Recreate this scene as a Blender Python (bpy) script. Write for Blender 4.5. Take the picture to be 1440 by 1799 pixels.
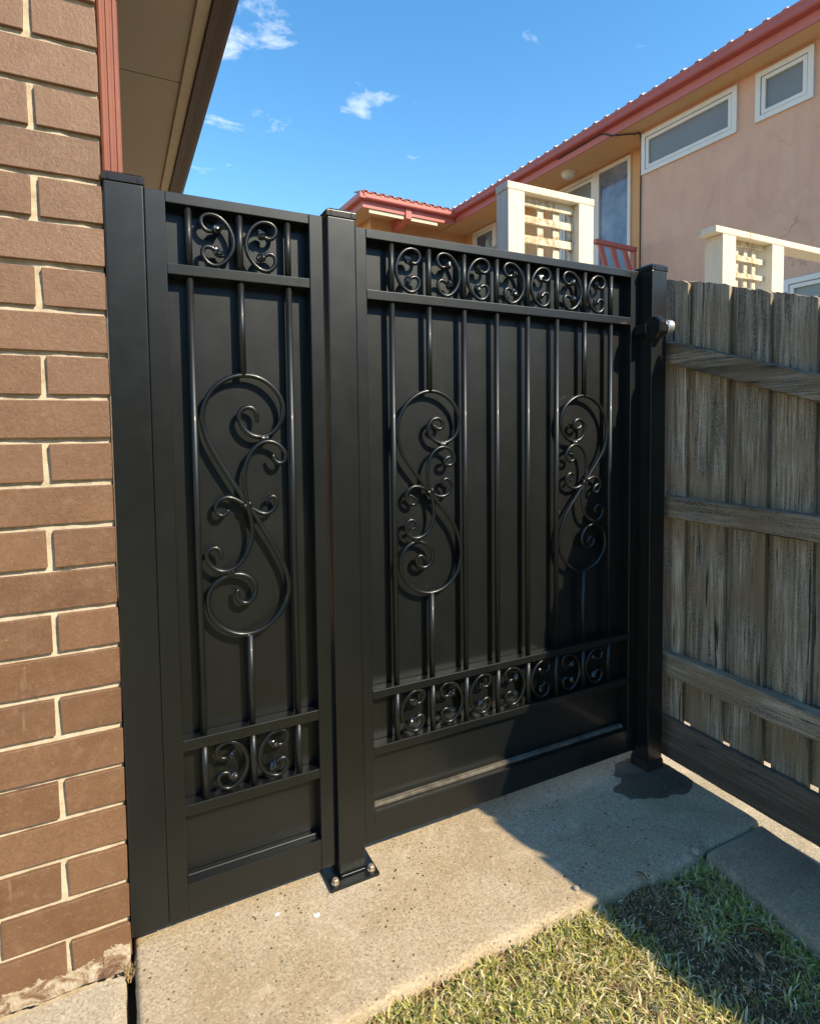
import bpy, bmesh, math, random
import numpy as np
from mathutils import Vector, Matrix, Euler, noise

random.seed(7); rng = np.random.default_rng(11)
for o in list(bpy.data.objects): bpy.data.objects.remove(o)
scene = bpy.context.scene
col = scene.collection
R_ = math.radians

# ------------------------------------------------------------------ camera
cam_d = bpy.data.cameras.new('camera'); cam = bpy.data.objects.new('camera', cam_d); col.objects.link(cam)
right = Vector((0.8921819, -0.4515193, -0.0119073)); fwd = Vector((0.4503429, 0.8912632, -0.0533029)); up = Vector((0.0346799, 0.0421935, 0.9985074))
M = Matrix(((right.x, up.x, -fwd.x, -0.0036), (right.y, up.y, -fwd.y, -1.3507), (right.z, up.z, -fwd.z, 1.0870), (0, 0, 0, 1)))
cam.matrix_world = M
cam_d.sensor_fit = 'HORIZONTAL'; cam_d.sensor_width = 36.0; cam_d.lens = 36.0 * 1030.0 / 1440.0
cam_d.shift_y = (814.76 - 899.5) / 1440.0
cam_d.clip_start = 0.02; cam_d.clip_end = 2000
scene.camera = cam

# ------------------------------------------------------------------ sky and sun
SUN = Vector((-0.55, 1.0, -0.92)).normalized()      # direction the light travels
elev = math.asin(-SUN.z)
az = math.atan2(-SUN.x, -SUN.y)                     # compass angle of the sun seen from +Y, clockwise
world = bpy.data.worlds.new('World'); scene.world = world; world.use_nodes = True
nt = world.node_tree; nt.nodes.clear()
def wn(t, **k):
    n = nt.nodes.new(t)
    for a, b in k.items(): setattr(n, a, b)
    return n
sky = wn('ShaderNodeTexSky', sky_type='NISHITA', sun_disc=False, sun_elevation=elev, sun_rotation=az, altitude=60, air_density=1.0, dust_density=0.1, ozone_density=2.4)
bg = wn('ShaderNodeBackground'); bg.inputs['Strength'].default_value = 0.135
out = wn('ShaderNodeOutputWorld')
tc = wn('ShaderNodeTexCoord')
sepx = wn('ShaderNodeSeparateXYZ'); nt.links.new(tc.outputs['Generated'], sepx.inputs[0])
zc = wn('ShaderNodeMath', operation='MAXIMUM'); nt.links.new(sepx.outputs['Z'], zc.inputs[0]); zc.inputs[1].default_value = 0.04
dx = wn('ShaderNodeMath', operation='DIVIDE'); nt.links.new(sepx.outputs['X'], dx.inputs[0]); nt.links.new(zc.outputs[0], dx.inputs[1])
dy = wn('ShaderNodeMath', operation='DIVIDE'); nt.links.new(sepx.outputs['Y'], dy.inputs[0]); nt.links.new(zc.outputs[0], dy.inputs[1])
cmb = wn('ShaderNodeCombineXYZ'); nt.links.new(dx.outputs[0], cmb.inputs[0]); nt.links.new(dy.outputs[0], cmb.inputs[1]); cmb.inputs[2].default_value = 3.3
n1 = wn('ShaderNodeTexNoise'); n1.inputs['Scale'].default_value = 4.5; n1.inputs['Detail'].default_value = 9; n1.inputs['Roughness'].default_value = 0.62; n1.inputs['Distortion'].default_value = 0.35
nt.links.new(cmb.outputs[0], n1.inputs['Vector'])
rmp = wn('ShaderNodeValToRGB'); rmp.color_ramp.elements[0].position = 0.66; rmp.color_ramp.elements[1].position = 1.12
rmp.color_ramp.elements[0].color = (0, 0, 0, 1); rmp.color_ramp.elements[1].color = (0.42, 0.42, 0.42, 1)
CLOUDS = [(0.180, 0.815, 0.552, 0.11, 0.20), (0.33, 0.813, 0.479, 0.045, 0.24), (0.140, 0.885, 0.443, 0.035, 0.20), (0.189, 0.881, 0.435, 0.03, 0.20), (0.327, 0.798, 0.507, 0.03, 0.2), (0.268, 0.850, 0.453, 0.06, 0.12), (-0.6, 0.5, 0.62, 0.4, 0.16), (0.7, -0.35, 0.62, 0.35, 0.14), (-0.5, -0.6, 0.62, 0.45, 0.15)]
acc = None
for (vx, vy, vz, wd, gain) in CLOUDS:
    sub = wn('ShaderNodeVectorMath', operation='SUBTRACT'); nt.links.new(tc.outputs['Generated'], sub.inputs[0]); sub.inputs[1].default_value = (vx, vy, vz)
    mulv = wn('ShaderNodeVectorMath', operation='MULTIPLY'); nt.links.new(sub.outputs[0], mulv.inputs[0]); mulv.inputs[1].default_value = (0.6, 0.6, 1.7)
    ln = wn('ShaderNodeVectorMath', operation='LENGTH'); nt.links.new(mulv.outputs[0], ln.inputs[0])
    mr = wn('ShaderNodeMapRange', interpolation_type='SMOOTHSTEP'); nt.links.new(ln.outputs['Value'], mr.inputs['Value'])
    mr.inputs['From Min'].default_value = 0.0; mr.inputs['From Max'].default_value = wd; mr.inputs['To Min'].default_value = gain; mr.inputs['To Max'].default_value = 0.0
    if acc is None: acc = mr.outputs[0]
    else:
        ad = wn('ShaderNodeMath', operation='ADD'); nt.links.new(acc, ad.inputs[0]); nt.links.new(mr.outputs[0], ad.inputs[1]); acc = ad.outputs[0]
ad = wn('ShaderNodeMath', operation='ADD'); nt.links.new(acc, ad.inputs[0]); nt.links.new(n1.outputs['Fac'], ad.inputs[1])
nt.links.new(ad.outputs[0], rmp.inputs[0])
hs = wn('ShaderNodeHueSaturation'); hs.inputs['Saturation'].default_value = 1.35; nt.links.new(sky.outputs[0], hs.inputs['Color'])
mixc = wn('ShaderNodeMix', data_type='RGBA'); nt.links.new(rmp.outputs[0], mixc.inputs[0]); nt.links.new(hs.outputs[0], mixc.inputs[6]); mixc.inputs[7].default_value = (8.5, 8.8, 9.2, 1)
nt.links.new(mixc.outputs[2], bg.inputs['Color']); nt.links.new(bg.outputs[0], out.inputs[0])

sl = bpy.data.lights.new('sun', 'SUN'); sun = bpy.data.objects.new('sun', sl); col.objects.link(sun)
sl.energy = 2.2; sl.angle = R_(0.53); sl.color = (1.0, 0.945, 0.86)
sun.rotation_euler = SUN.to_track_quat('-Z', 'Y').to_euler(); sun.location = (4, -8, 8)

vs = scene.view_settings; vs.view_transform = 'Standard'; vs.look = 'None'; vs.gamma = 1; vs.use_curve_mapping = False
vs.exposure = 1.52
vs.use_white_balance = True; vs.white_balance_temperature = 8800; vs.white_balance_tint = 12   # the phone's daylight balance
scene.render.engine = 'CYCLES'

# ------------------------------------------------------------------ material helpers
def mat(name, color=(0.5, 0.5, 0.5), rough=0.6, spec=0.5, metal=0.0):
    m = bpy.data.materials.new(name); m.use_nodes = True
    b = m.node_tree.nodes['Principled BSDF']
    b.inputs['Base Color'].default_value = (*color, 1); b.inputs['Roughness'].default_value = rough
    b.inputs['Specular IOR Level'].default_value = spec; b.inputs['Metallic'].default_value = metal
    return m
class NT:
    def __init__(s, m): s.m = m; s.t = m.node_tree; s.b = s.t.nodes['Principled BSDF']; s.c = None
    def n(s, t, **k):
        x = s.t.nodes.new(t)
        for a, b in k.items():
            if a in x.inputs.keys(): x.inputs[a].default_value = b
            else: setattr(x, a, b)
        return x
    def l(s, a, b): s.t.links.new(a, b)
    def co(s, scale=(1, 1, 1), kind='Object', world=False):
        if world:
            g = s.n('ShaderNodeNewGeometry'); src = g.outputs['Position']
        else:
            g = s.n('ShaderNodeTexCoord'); src = g.outputs[kind]
        mp = s.n('ShaderNodeMapping'); mp.inputs['Scale'].default_value = scale; s.l(src, mp.inputs[0])
        return mp.outputs[0]
    def noise(s, vec, scale, detail=4, rough=0.55, dist=0.0):
        x = s.n('ShaderNodeTexNoise'); x.inputs['Scale'].default_value = scale; x.inputs['Detail'].default_value = detail
        x.inputs['Roughness'].default_value = rough; x.inputs['Distortion'].default_value = dist
        s.l(vec, x.inputs['Vector']); return x.outputs['Fac']
    def vor(s, vec, scale, feature='F1', rnd=1.0):
        x = s.n('ShaderNodeTexVoronoi', feature=feature); x.inputs['Scale'].default_value = scale; x.inputs['Randomness'].default_value = rnd
        s.l(vec, x.inputs['Vector']); return x
    def ramp(s, fac, stops, interp='LINEAR'):
        x = s.n('ShaderNodeValToRGB'); cr = x.color_ramp; cr.interpolation = interp
        while len(cr.elements) < len(stops): cr.elements.new(0.5)
        for e, (p, c) in zip(cr.elements, stops):
            e.position = p; e.color = (*c, 1) if not isinstance(c, (int, float)) else (c, c, c, 1)
        s.l(fac, x.inputs[0]); return x.outputs[0]
    def mix(s, fac, a, b, blend='MIX'):
        x = s.n('ShaderNodeMix', data_type='RGBA', blend_type=blend)
        for v, i in ((fac, 0), (a, 6), (b, 7)):
            if isinstance(v, (int, float)): x.inputs[i].default_value = v
            elif isinstance(v, tuple): x.inputs[i].default_value = (*v, 1)
            else: s.l(v, x.inputs[i])
        return x.outputs[2]
    def math(s, op, a, b=None):
        x = s.n('ShaderNodeMath', operation=op)
        for v, i in ((a, 0), (b, 1)):
            if v is None: continue
            if isinstance(v, (int, float)): x.inputs[i].default_value = v
            else: s.l(v, x.inputs[i])
        return x.outputs[0]
    def rnd(s): return s.n('ShaderNodeObjectInfo').outputs['Random']
    def base(s, o): s.l(o, s.b.inputs['Base Color'])
    def rough(s, o): s.l(o, s.b.inputs['Roughness'])
    def bump(s, h, strength=0.3, dist=0.002, prev=None):
        x = s.n('ShaderNodeBump'); x.inputs['Strength'].default_value = strength; x.inputs['Distance'].default_value = dist
        s.l(h, x.inputs['Height'])
        if prev is not None: s.l(prev, x.inputs['Normal'])
        s.l(x.outputs[0], s.b.inputs['Normal']); return x.outputs[0]

# black satin powder coat, dusty and faintly streaked
def black_metal(name, rough=0.3, coat=0.25):
    m = mat(name, (0.012, 0.013, 0.0125), rough); t = NT(m)
    v = t.co(world=True); vs_ = t.co((1, 1, 0.12), world=True)
    dust = t.noise(v, 6, 6, 0.7); streak = t.noise(vs_, 30, 5, 0.65); f = t.math('MULTIPLY', dust, streak)
    t.base(t.ramp(f, [(0.15, (0.0038, 0.0044, 0.0044)), (0.45, (0.0054, 0.0060, 0.0059)), (0.62, (0.014, 0.0148, 0.0144))]))
    t.rough(t.ramp(t.noise(v, 14, 5, 0.7), [(0.3, rough - 0.025), (0.7, rough + 0.035)]))
    cur = t.b.inputs['Base Color'].links[0].from_socket
    sc = t.math('MULTIPLY', t.ramp(t.noise(t.co((1, 1, 0.22), world=True), 95, 3, 0.6, 1.5), [(0.70, 0.0), (0.76, 1.0)]), t.ramp(t.noise(v, 4.5, 3, 0.6), [(0.56, 0.0), (0.66, 0.5)]))
    t.base(t.mix(sc, cur, (0.11, 0.105, 0.095)))
    t.b.inputs['Specular IOR Level'].default_value = 0.62; t.b.inputs['Specular Tint'].default_value = (0.80, 0.93, 1.0, 1); t.b.inputs['Coat Weight'].default_value = coat; t.b.inputs['Coat Roughness'].default_value = 0.08
    t.bump(t.noise(v, 700, 2, 0.5), 0.05, 0.0006)
    return m
MET = black_metal('black_powder_coat', 0.37, 0.12)
SHEET = black_metal('black_sheet_metal', 0.40, 0.14)
IRON = black_metal('black_wrought_iron', 0.33, 0.08)
BARM = black_metal('black_round_bar', 0.47, 0.05)
BUDM = black_metal('black_cast_bud', 0.22, 0.6)
CAP = mat('black_plastic', (0.014, 0.014, 0.015), 0.28)
ZINC = mat('rusty_zinc', (0.42, 0.33, 0.24), 0.45, metal=0.5)
t = NT(ZINC); t.base(t.ramp(t.noise(t.co(), 180, 4), [(0.35, (0.50, 0.46, 0.38)), (0.68, (0.27, 0.19, 0.12))]))
STEEL = mat('polished_steel', (0.82, 0.81, 0.78), 0.34, metal=0.75)

# brown pressed clay brick
BRICK = mat('brown_brick', (0.2, 0.11, 0.07), 0.5); t = NT(BRICK)
v = t.co(world=True); r = t.rnd()
base = t.ramp(r, [(0.0, (0.165, 0.080, 0.040)), (0.35, (0.205, 0.104, 0.053)), (0.7, (0.240, 0.128, 0.068)), (1.0, (0.215, 0.108, 0.062))])
c = t.mix(t.ramp(t.noise(v, 9, 6, 0.65), [(0.35, 0.0), (0.7, 0.75)]), base, (0.285, 0.165, 0.095))
c = t.mix(t.ramp(t.noise(v, 260, 3, 0.7), [(0.42, 0.0), (0.68, 0.5)]), c, (0.10, 0.052, 0.03))
c = t.mix(t.ramp(t.noise(v, 60, 5, 0.7), [(0.52, 0.0), (0.70, 0.4)]), c, (0.33, 0.20, 0.125))
spk = t.vor(v, 55); c = t.mix(t.ramp(spk.outputs['Distance'], [(0.045, 0.5), (0.08, 0.0)]), c, (0.58, 0.47, 0.35))
vdrip = t.co((1, 1, 0.05), world=True)
drip = t.math('MULTIPLY', t.ramp(t.noise(vdrip, 42, 3, 0.5), [(0.68, 0.0), (0.72, 0.6)]), t.ramp(t.noise(v, 16, 3), [(0.52, 0.0), (0.68, 0.5)]))
c = t.mix(drip, c, (0.48, 0.38, 0.28))
t.base(t.mix(1.0, c, (0.85, 0.84, 0.85), 'MULTIPLY')); t.b.inputs['Specular IOR Level'].default_value = 0.6; t.rough(t.ramp(t.noise(v, 30, 4), [(0.3, 0.40), (0.7, 0.54)]))
b1 = t.bump(t.noise(v, 130, 6, 0.75), 0.6, 0.0024); t.bump(t.noise(v, 900, 2), 0.3, 0.0007, b1)

MORTAR = mat('cream_mortar', (0.5, 0.4, 0.26), 0.95, 0.2); t = NT(MORTAR); v = t.co(world=True)
t.base(t.ramp(t.noise(v, 40, 6, 0.7), [(0.3, (0.45, 0.37, 0.26)), (0.5, (0.66, 0.575, 0.43)), (0.75, (0.76, 0.69, 0.55))]))
t.bump(t.noise(v, 350, 5, 0.75), 0.8, 0.003)

def concrete(name, a, b, d, speck=0.5, sx=1.0):
    m = mat(name, a, 0.9, 0.3); t = NT(m); v = t.co(world=True)
    c = t.ramp(t.noise(v, 3.2 * sx, 7, 0.62, 0.4), [(0.28, d), (0.5, a), (0.72, b)])
    c = t.mix(t.ramp(t.noise(v, 175, 5, 0.85), [(0.38, 0.9), (0.54, 0.0)]), c, tuple(x * 0.48 for x in a))
    c = t.mix(t.ramp(t.noise(t.co((1.0, 1.6, 1.0), world=True), 1.7, 5, 0.7, 0.8), [(0.46, 0.0), (0.62, 0.55)]), c, tuple(x * 0.72 for x in d))
    c = t.mix(t.ramp(t.noise(v, 11, 6, 0.7, 0.6), [(0.56, 0.0), (0.70, 0.45)]), c, tuple(min(0.8, x * 1.2) for x in b))
    c = t.mix(t.ramp(t.noise(v, 150, 4, 0.8), [(0.53, 0.0), (0.66, 0.65)]), c, tuple(min(0.8, x * 1.3) for x in b))
    s1 = t.vor(v, 46); mask = t.ramp(t.noise(v, 5, 3), [(0.42, 0.0), (0.58, 1.0)])
    hole = t.math('MULTIPLY', t.ramp(s1.outputs['Distance'], [(0.09, 1.0), (0.17, 0.0)]), mask)
    c = t.mix(t.math('MULTIPLY', hole, speck), c, (0.055, 0.04, 0.028))
    s2 = t.vor(v, 120); hole2 = t.math('MULTIPLY', t.ramp(s2.outputs['Distance'], [(0.13, 1.0), (0.24, 0.0)]), t.ramp(t.noise(v, 8, 3), [(0.40, 0.1), (0.58, 0.85)]))
    c = t.mix(t.math('MULTIPLY', hole2, speck), c, (0.07, 0.05, 0.034))
    t.base(c)
    b1 = t.bump(t.noise(v, 220, 6, 0.8), 0.7, 0.003); b2 = t.bump(t.noise(v, 18, 4), 0.35, 0.01, b1)
    t.bump(t.math('SUBTRACT', 1.0, hole), 0.6, 0.003, b2)
    return m
CONC = concrete('warm_path_concrete', (0.545, 0.45, 0.31), (0.60, 0.515, 0.395), (0.48, 0.365, 0.22), 0.95)
CONC2 = concrete('grey_slab_concrete', (0.40, 0.32, 0.225), (0.47, 0.385, 0.28), (0.31, 0.24, 0.165), 0.6)
PALE = concrete('pale_concrete', (0.56, 0.49, 0.37), (0.66, 0.60, 0.47), (0.46, 0.39, 0.28), 0.25)
GROUT = concrete('damp_grout', (0.125, 0.105, 0.08), (0.17, 0.145, 0.11), (0.09, 0.075, 0.055), 0.3)

GROUTB = concrete('splashed_black_foot', (0.020, 0.019, 0.017), (0.05, 0.045, 0.038), (0.012, 0.012, 0.011), 0.2)
RENDER_ = mat('crumbling_render', (0.5, 0.4, 0.3), 0.95, 0.2); t = NT(RENDER_); v = t.co((1, 1, 2.2), world=True)
t.base(t.ramp(t.noise(v, 26, 8, 0.72, 0.8), [(0.30, (0.16, 0.085, 0.055)), (0.44, (0.34, 0.22, 0.14)), (0.52, (0.60, 0.50, 0.35)), (0.66, (0.74, 0.69, 0.58))]))
t.bump(t.noise(v, 90, 8, 0.8), 1.0, 0.008)

# weathered grey hardwood
def wood(name, axis, dark, mid, light, warm):
    m = mat(name, mid, 0.85, 0.25); t = NT(m)
    sc = [1.0, 1.0, 1.0]; sc[axis] = 0.045
    v = t.co(tuple(sc)); v2 = t.co((1, 1, 1)); r = t.rnd()
    off = t.n('ShaderNodeVectorMath', operation='ADD'); cx = t.n('ShaderNodeCombineXYZ')
    k = t.math('MULTIPLY', r, 37.0)
    for i in range(3): t.l(k, cx.inputs[i])
    t.l(v, off.inputs[0]); t.l(cx.outputs[0], off.inputs[1]); v = off.outputs[0]
    off2 = t.n('ShaderNodeVectorMath', operation='ADD'); t.l(v2, off2.inputs[0]); t.l(cx.outputs[0], off2.inputs[1]); v2 = off2.outputs[0]
    g1 = t.noise(v, 130, 6, 0.7, 0.25); g2 = t.noise(v, 34, 5, 0.65, 1.2); blot = t.noise(v2, 5, 5, 0.6)
    c = t.ramp(g1, [(0.36, dark), (0.50, mid), (0.64, light)])
    c = t.mix(t.ramp(g2, [(0.45, 0.0), (0.62, 0.8)]), c, dark)
    c = t.mix(t.ramp(t.noise(v2, 260, 3, 0.7), [(0.45, 0.0), (0.66, 0.6)]), c, light)
    c = t.mix(t.ramp(t.noise(v, 11, 4, 0.6, 0.6), [(0.50, 0.0), (0.66, 0.75)]), c, tuple(x * 0.7 for x in dark))
    c = t.mix(t.ramp(blot, [(0.45, 0.0), (0.66, 0.85)]), c, warm)
    c = t.mix(0.8, c, t.mix(r, (0.45, 0.43, 0.41), (1.08, 1.05, 1.0)), 'MULTIPLY')
    crack = t.ramp(t.noise(v, 75, 3, 0.5, 0.3), [(0.30, 1.0), (0.345, 0.0)])
    c = t.mix(t.math('MULTIPLY', crack, 0.85), c, (0.012, 0.009, 0.007)); t.base(c)
    b = t.bump(g1, 0.6, 0.002); t.bump(t.math('SUBTRACT', 1.0, crack), 0.8, 0.003, b)
    return m
PALING = wood('weathered_paling', 2, (0.085, 0.070, 0.054), (0.40, 0.345, 0.28), (0.68, 0.61, 0.51), (0.33, 0.24, 0.155))
RAILW = wood('weathered_rail', 1, (0.10, 0.080, 0.062), (0.38, 0.315, 0.25), (0.62, 0.545, 0.45), (0.31, 0.215, 0.14))
PLINTHW = wood('dark_plinth_board', 1, (0.075, 0.058, 0.045), (0.14, 0.11, 0.088), (0.21, 0.17, 0.14), (0.12, 0.085, 0.06))
PAINTW = mat('cream_painted_timber', (0.72, 0.62, 0.44), 0.7, 0.3); t = NT(PAINTW); v = t.co((1, 1, 1)); vg = t.co((1, 1, 0.12))
t.base(t.ramp(t.noise(vg, 30, 6, 0.7, 0.4), [(0.30, (0.52, 0.38, 0.24)), (0.40, (0.73, 0.66, 0.52)), (0.7, (0.80, 0.75, 0.64))])); t.bump(t.noise(vg, 90, 4), 0.3, 0.002)
LATTW = mat('peeling_cream_lattice', (0.7, 0.58, 0.38), 0.75, 0.3); t = NT(LATTW); v = t.co((0.25, 1, 0.25))
t.base(t.ramp(t.noise(v, 60, 8, 0.75, 0.9), [(0.38, (0.24, 0.15, 0.09)), (0.46, (0.56, 0.45, 0.29)), (0.54, (0.76, 0.69, 0.53))])); t.bump(t.noise(v, 90, 4), 0.4, 0.002)
PURLIN = mat('mauve_stained_timber', (0.30, 0.17, 0.12), 0.8)
t = NT(PURLIN); t.base(t.ramp(t.noise(t.co((1, 1, .2)), 25, 5), [(0.3, (0.24, 0.125, 0.085)), (0.7, (0.36, 0.21, 0.145))]))

def plain(name, a, b, scale=6, rough=0.7, spec=0.3, bump=0.0, bscale=120):
    m = mat(name, a, rough, spec); t = NT(m); v = t.co(world=True)
    t.base(t.ramp(t.noise(v, scale, 6, 0.65), [(0.3, a), (0.7, b)]))
    if bump: t.bump(t.noise(v, bscale, 5, 0.7), bump, 0.01)
    return m
STUCCO = plain('pink_stucco', (0.66, 0.38, 0.27), (0.72, 0.435, 0.32), 2.2, 0.9, 0.2, 0.35, 45)
t = NT(STUCCO); v = t.co(world=True); cur = t.b.inputs['Base Color'].links[0].from_socket
vv = t.n('ShaderNodeVectorMath', operation='ADD'); nz = t.n('ShaderNodeTexNoise'); nz.inputs['Scale'].default_value = 6; nz.inputs['Detail'].default_value = 5; t.l(v, nz.inputs['Vector'])
sc_ = t.n('ShaderNodeVectorMath', operation='SCALE'); sc_.inputs['Scale'].default_value = 0.28; t.l(nz.outputs['Color'], sc_.inputs[0]); t.l(v, vv.inputs[0]); t.l(sc_.outputs[0], vv.inputs[1])
ck = t.vor(vv.outputs[0], 0.85, 'DISTANCE_TO_EDGE'); ckm = t.math('MULTIPLY', t.ramp(ck.outputs['Distance'], [(0.003, 0.32), (0.006, 0.0)]), t.ramp(t.noise(v, 0.9, 2), [(0.5, 0.0), (0.56, 1.0)]))
stn = t.ramp(t.noise(t.co((1, 1, 0.35), world=True), 2.6, 7, 0.7, 0.8), [(0.45, 0.0), (0.68, 0.45)])
t.base(t.mix(ckm, t.mix(stn, cur, (0.50, 0.285, 0.215)), (0.16, 0.09, 0.07)))
STUCCO_BOUNCE = plain('bounce_lit_stucco', (0.62, 0.35, 0.18), (0.68, 0.40, 0.215), 2.2, 0.9, 0.2, 0.25, 45)  # same stucco as the pink wall, warm bounce light put into the colour
SOFFITP = plain('orange_soffit_board', (0.68, 0.41, 0.215), (0.72, 0.45, 0.245), 1.5, 0.8)
FASCIA = plain('red_painted_fascia', (0.50, 0.135, 0.115), (0.56, 0.165, 0.14), 3, 0.45, 0.4)
GUTTERR = plain('red_painted_gutter', (0.42, 0.10, 0.09), (0.48, 0.125, 0.11), 3, 0.4, 0.4)
TILE = plain('red_roof_tile', (0.42, 0.13, 0.085), (0.52, 0.19, 0.12), 5, 0.75, 0.3, 0.3, 60)
TILE_GLINT = plain('sun_glint_tile_edge', (0.55, 0.50, 0.45), (0.68, 0.64, 0.6), 5, 0.35, 0.5)  # pale colour painted in for the sun glints on the tile crests
FRAME = plain('white_window_frame', (0.66, 0.63, 0.58), (0.72, 0.70, 0.66), 3, 0.4, 0.4)
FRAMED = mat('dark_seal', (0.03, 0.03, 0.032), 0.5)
FROST = plain('frosted_pane', (0.17, 0.18, 0.165), (0.21, 0.22, 0.20), 2, 0.22, 0.6)
GLASS = mat('clear_pane', (0.09, 0.12, 0.16), 0.05, 0.9)
t = NT(GLASS); t.base(t.ramp(t.noise(t.co(world=True), 1.8, 4), [(0.4, (0.07, 0.095, 0.14)), (0.7, (0.26, 0.30, 0.35))]))
LAMPW = mat('white_opal_lamp', (0.7, 0.66, 0.58), 0.35)
CABLE = mat('dark_cable', (0.05, 0.03, 0.028), 0.6)
DUSTY = plain('concrete_dust_on_metal', (0.04, 0.038, 0.032), (0.21, 0.195, 0.16), 22, 0.55)
SOFFITL = plain('beige_cement_sheet', (0.52, 0.45, 0.36), (0.56, 0.49, 0.40), 1.5, 0.85, 0.2, 0.1, 200)
BEAD = plain('cream_bead', (0.60, 0.52, 0.38), (0.68, 0.60, 0.46), 20, 0.8)
BROWN = plain('dark_brown_gutter', (0.045, 0.022, 0.017), (0.065, 0.032, 0.024), 4, 0.4, 0.4)
PIPE = plain('red_brown_downpipe', (0.27, 0.095, 0.068), (0.31, 0.12, 0.085), 12, 0.42, 0.4)
SOIL = mat('garden_soil', (0.1, 0.07, 0.05), 1.0, 0.1); t = NT(SOIL); v = t.co(world=True)
t.base(t.ramp(t.noise(v, 22, 8, 0.75), [(0.30, (0.08, 0.055, 0.035)), (0.50, (0.20, 0.145, 0.09)), (0.70, (0.36, 0.28, 0.18))])); t.bump(t.noise(v, 110, 7, 0.8), 1.0, 0.012)
LAWNFAR = mat('distant_lawn', (0.1, 0.13, 0.04), 1.0, 0.1); t = NT(LAWNFAR); v = t.co(world=True)
t.base(t.ramp(t.noise(v, 14, 8, 0.75), [(0.32, (0.055, 0.075, 0.02)), (0.52, (0.12, 0.14, 0.04)), (0.72, (0.24, 0.21, 0.09))])); t.bump(t.noise(v, 150, 6, 0.8), 1.0, 0.02)
WHITE = mat('white_paint', (0.8, 0.78, 0.72), 0.7)
GRASS = mat('grass_blade', (0.1, 0.15, 0.04), 0.6, 0.3); t = NT(GRASS)
ca = t.n('ShaderNodeVertexColor', layer_name='col'); t.base(ca.outputs[0])
tr = t.n('ShaderNodeBsdfTranslucent'); t.l(ca.outputs[0], tr.inputs[0]); ms = t.n('ShaderNodeMixShader'); ms.inputs[0].default_value = 0.3
t.l(t.b.outputs[0], ms.inputs[1]); t.l(tr.outputs[0], ms.inputs[2]); t.l(ms.outputs[0], t.t.nodes['Material Output'].inputs[0])
LEAF = mat('dry_leaf', (0.30, 0.13, 0.06), 0.7, 0.3); t = NT(LEAF)
t.base(t.ramp(t.rnd(), [(0.0, (0.34, 0.15, 0.07)), (0.5, (0.24, 0.11, 0.055)), (1.0, (0.42, 0.24, 0.12))]))
STONE = plain('pebble_stone', (0.30, 0.25, 0.19), (0.50, 0.44, 0.36), 60, 0.9)
SIDEB = mat('side_wall_brickwork', (0.2, 0.11, 0.07), 0.7); t = NT(SIDEB)
bt = t.n('ShaderNodeTexBrick'); bt.inputs['Scale'].default_value = 1; bt.inputs['Brick Width'].default_value = 0.24; bt.inputs['Row Height'].default_value = 0.086; bt.inputs['Mortar Size'].default_value = 0.006
bt.inputs['Color1'].default_value = (0.17, 0.09, 0.05, 1); bt.inputs['Color2'].default_value = (0.22, 0.12, 0.07, 1); bt.inputs['Mortar'].default_value = (0.5, 0.4, 0.25, 1)
g = t.n('ShaderNodeNewGeometry'); sp = t.n('ShaderNodeSeparateXYZ'); cb = t.n('ShaderNodeCombineXYZ'); t.l(g.outputs['Position'], sp.inputs[0]); t.l(sp.outputs['Y'], cb.inputs[0]); t.l(sp.outputs['Z'], cb.inputs[1]); t.l(cb.outputs[0], bt.inputs['Vector']); t.base(bt.outputs['Color'])

# ------------------------------------------------------------------ object helpers
ORG = {}
def tag(o, label=None, cat=None, group=None, kind=None):
    if label: o['label'] = label
    if cat: o['category'] = cat
    if group: o['group'] = group
    if kind: o['kind'] = kind
    return o
def thing(name, label, cat, org=(0, 0, 0), rotz=0.0, group=None, frame=None):
    o = bpy.data.objects.new(name, None); col.objects.link(o); o.location = org; o.rotation_euler = (0, 0, rotz); o.empty_display_size = 0.1
    ORG[o.name] = Vector(org) if frame is None else Vector(frame)
    return tag(o, label, cat, group)
def link(name, me, material, parent=None, org=(0, 0, 0)):
    """me is relative to org; org is given in the frame of the thing"""
    o = bpy.data.objects.new(name, me); col.objects.link(o)
    if material is not None and not me.materials: me.materials.append(material)
    org = Vector(org); ORG[o.name] = org
    if parent is not None:
        o.parent = parent; o.location = org - ORG[parent.name]
    else: o.location = org
    return o
def mesh(V, F, smooth=False, name='mesh'):
    me = bpy.data.meshes.new(name); me.from_pydata([tuple(v) for v in V], [], F); me.update()
    if smooth:
        me.polygons.foreach_set('use_smooth', [True] * len(me.polygons))
    return me
def part(name, V, F, material, parent=None, smooth=False, org=None):
    V = [Vector(v) for v in V]
    if org is None:
        org = Vector((sum(v.x for v in V) / len(V), sum(v.y for v in V) / len(V), min(v.z for v in V)))
    org = Vector(org)
    return link(name, mesh([v - org for v in V], F, smooth, name), material, parent, org)
def boxVF(x0, x1, y0, y1, z0, z1):
    V = [(x0, y0, z0), (x1, y0, z0), (x1, y1, z0), (x0, y1, z0), (x0, y0, z1), (x1, y0, z1), (x1, y1, z1), (x0, y1, z1)]
    F = [(0, 3, 2, 1), (4, 5, 6, 7), (0, 1, 5, 4), (1, 2, 6, 5), (2, 3, 7, 6), (3, 0, 4, 7)]
    return V, F
def bevel_mesh(V, F, w, seg=1, name='mesh'):
    bm = bmesh.new(); vs = [bm.verts.new(v) for v in V]
    for f in F: bm.faces.new([vs[i] for i in f])
    bmesh.ops.recalc_face_normals(bm, faces=bm.faces)
    if w > 0: bmesh.ops.bevel(bm, geom=list(bm.edges), offset=w, segments=seg, profile=0.5, affect='EDGES')
    me = bpy.data.meshes.new(name); bm.to_mesh(me); bm.free(); return me
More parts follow.
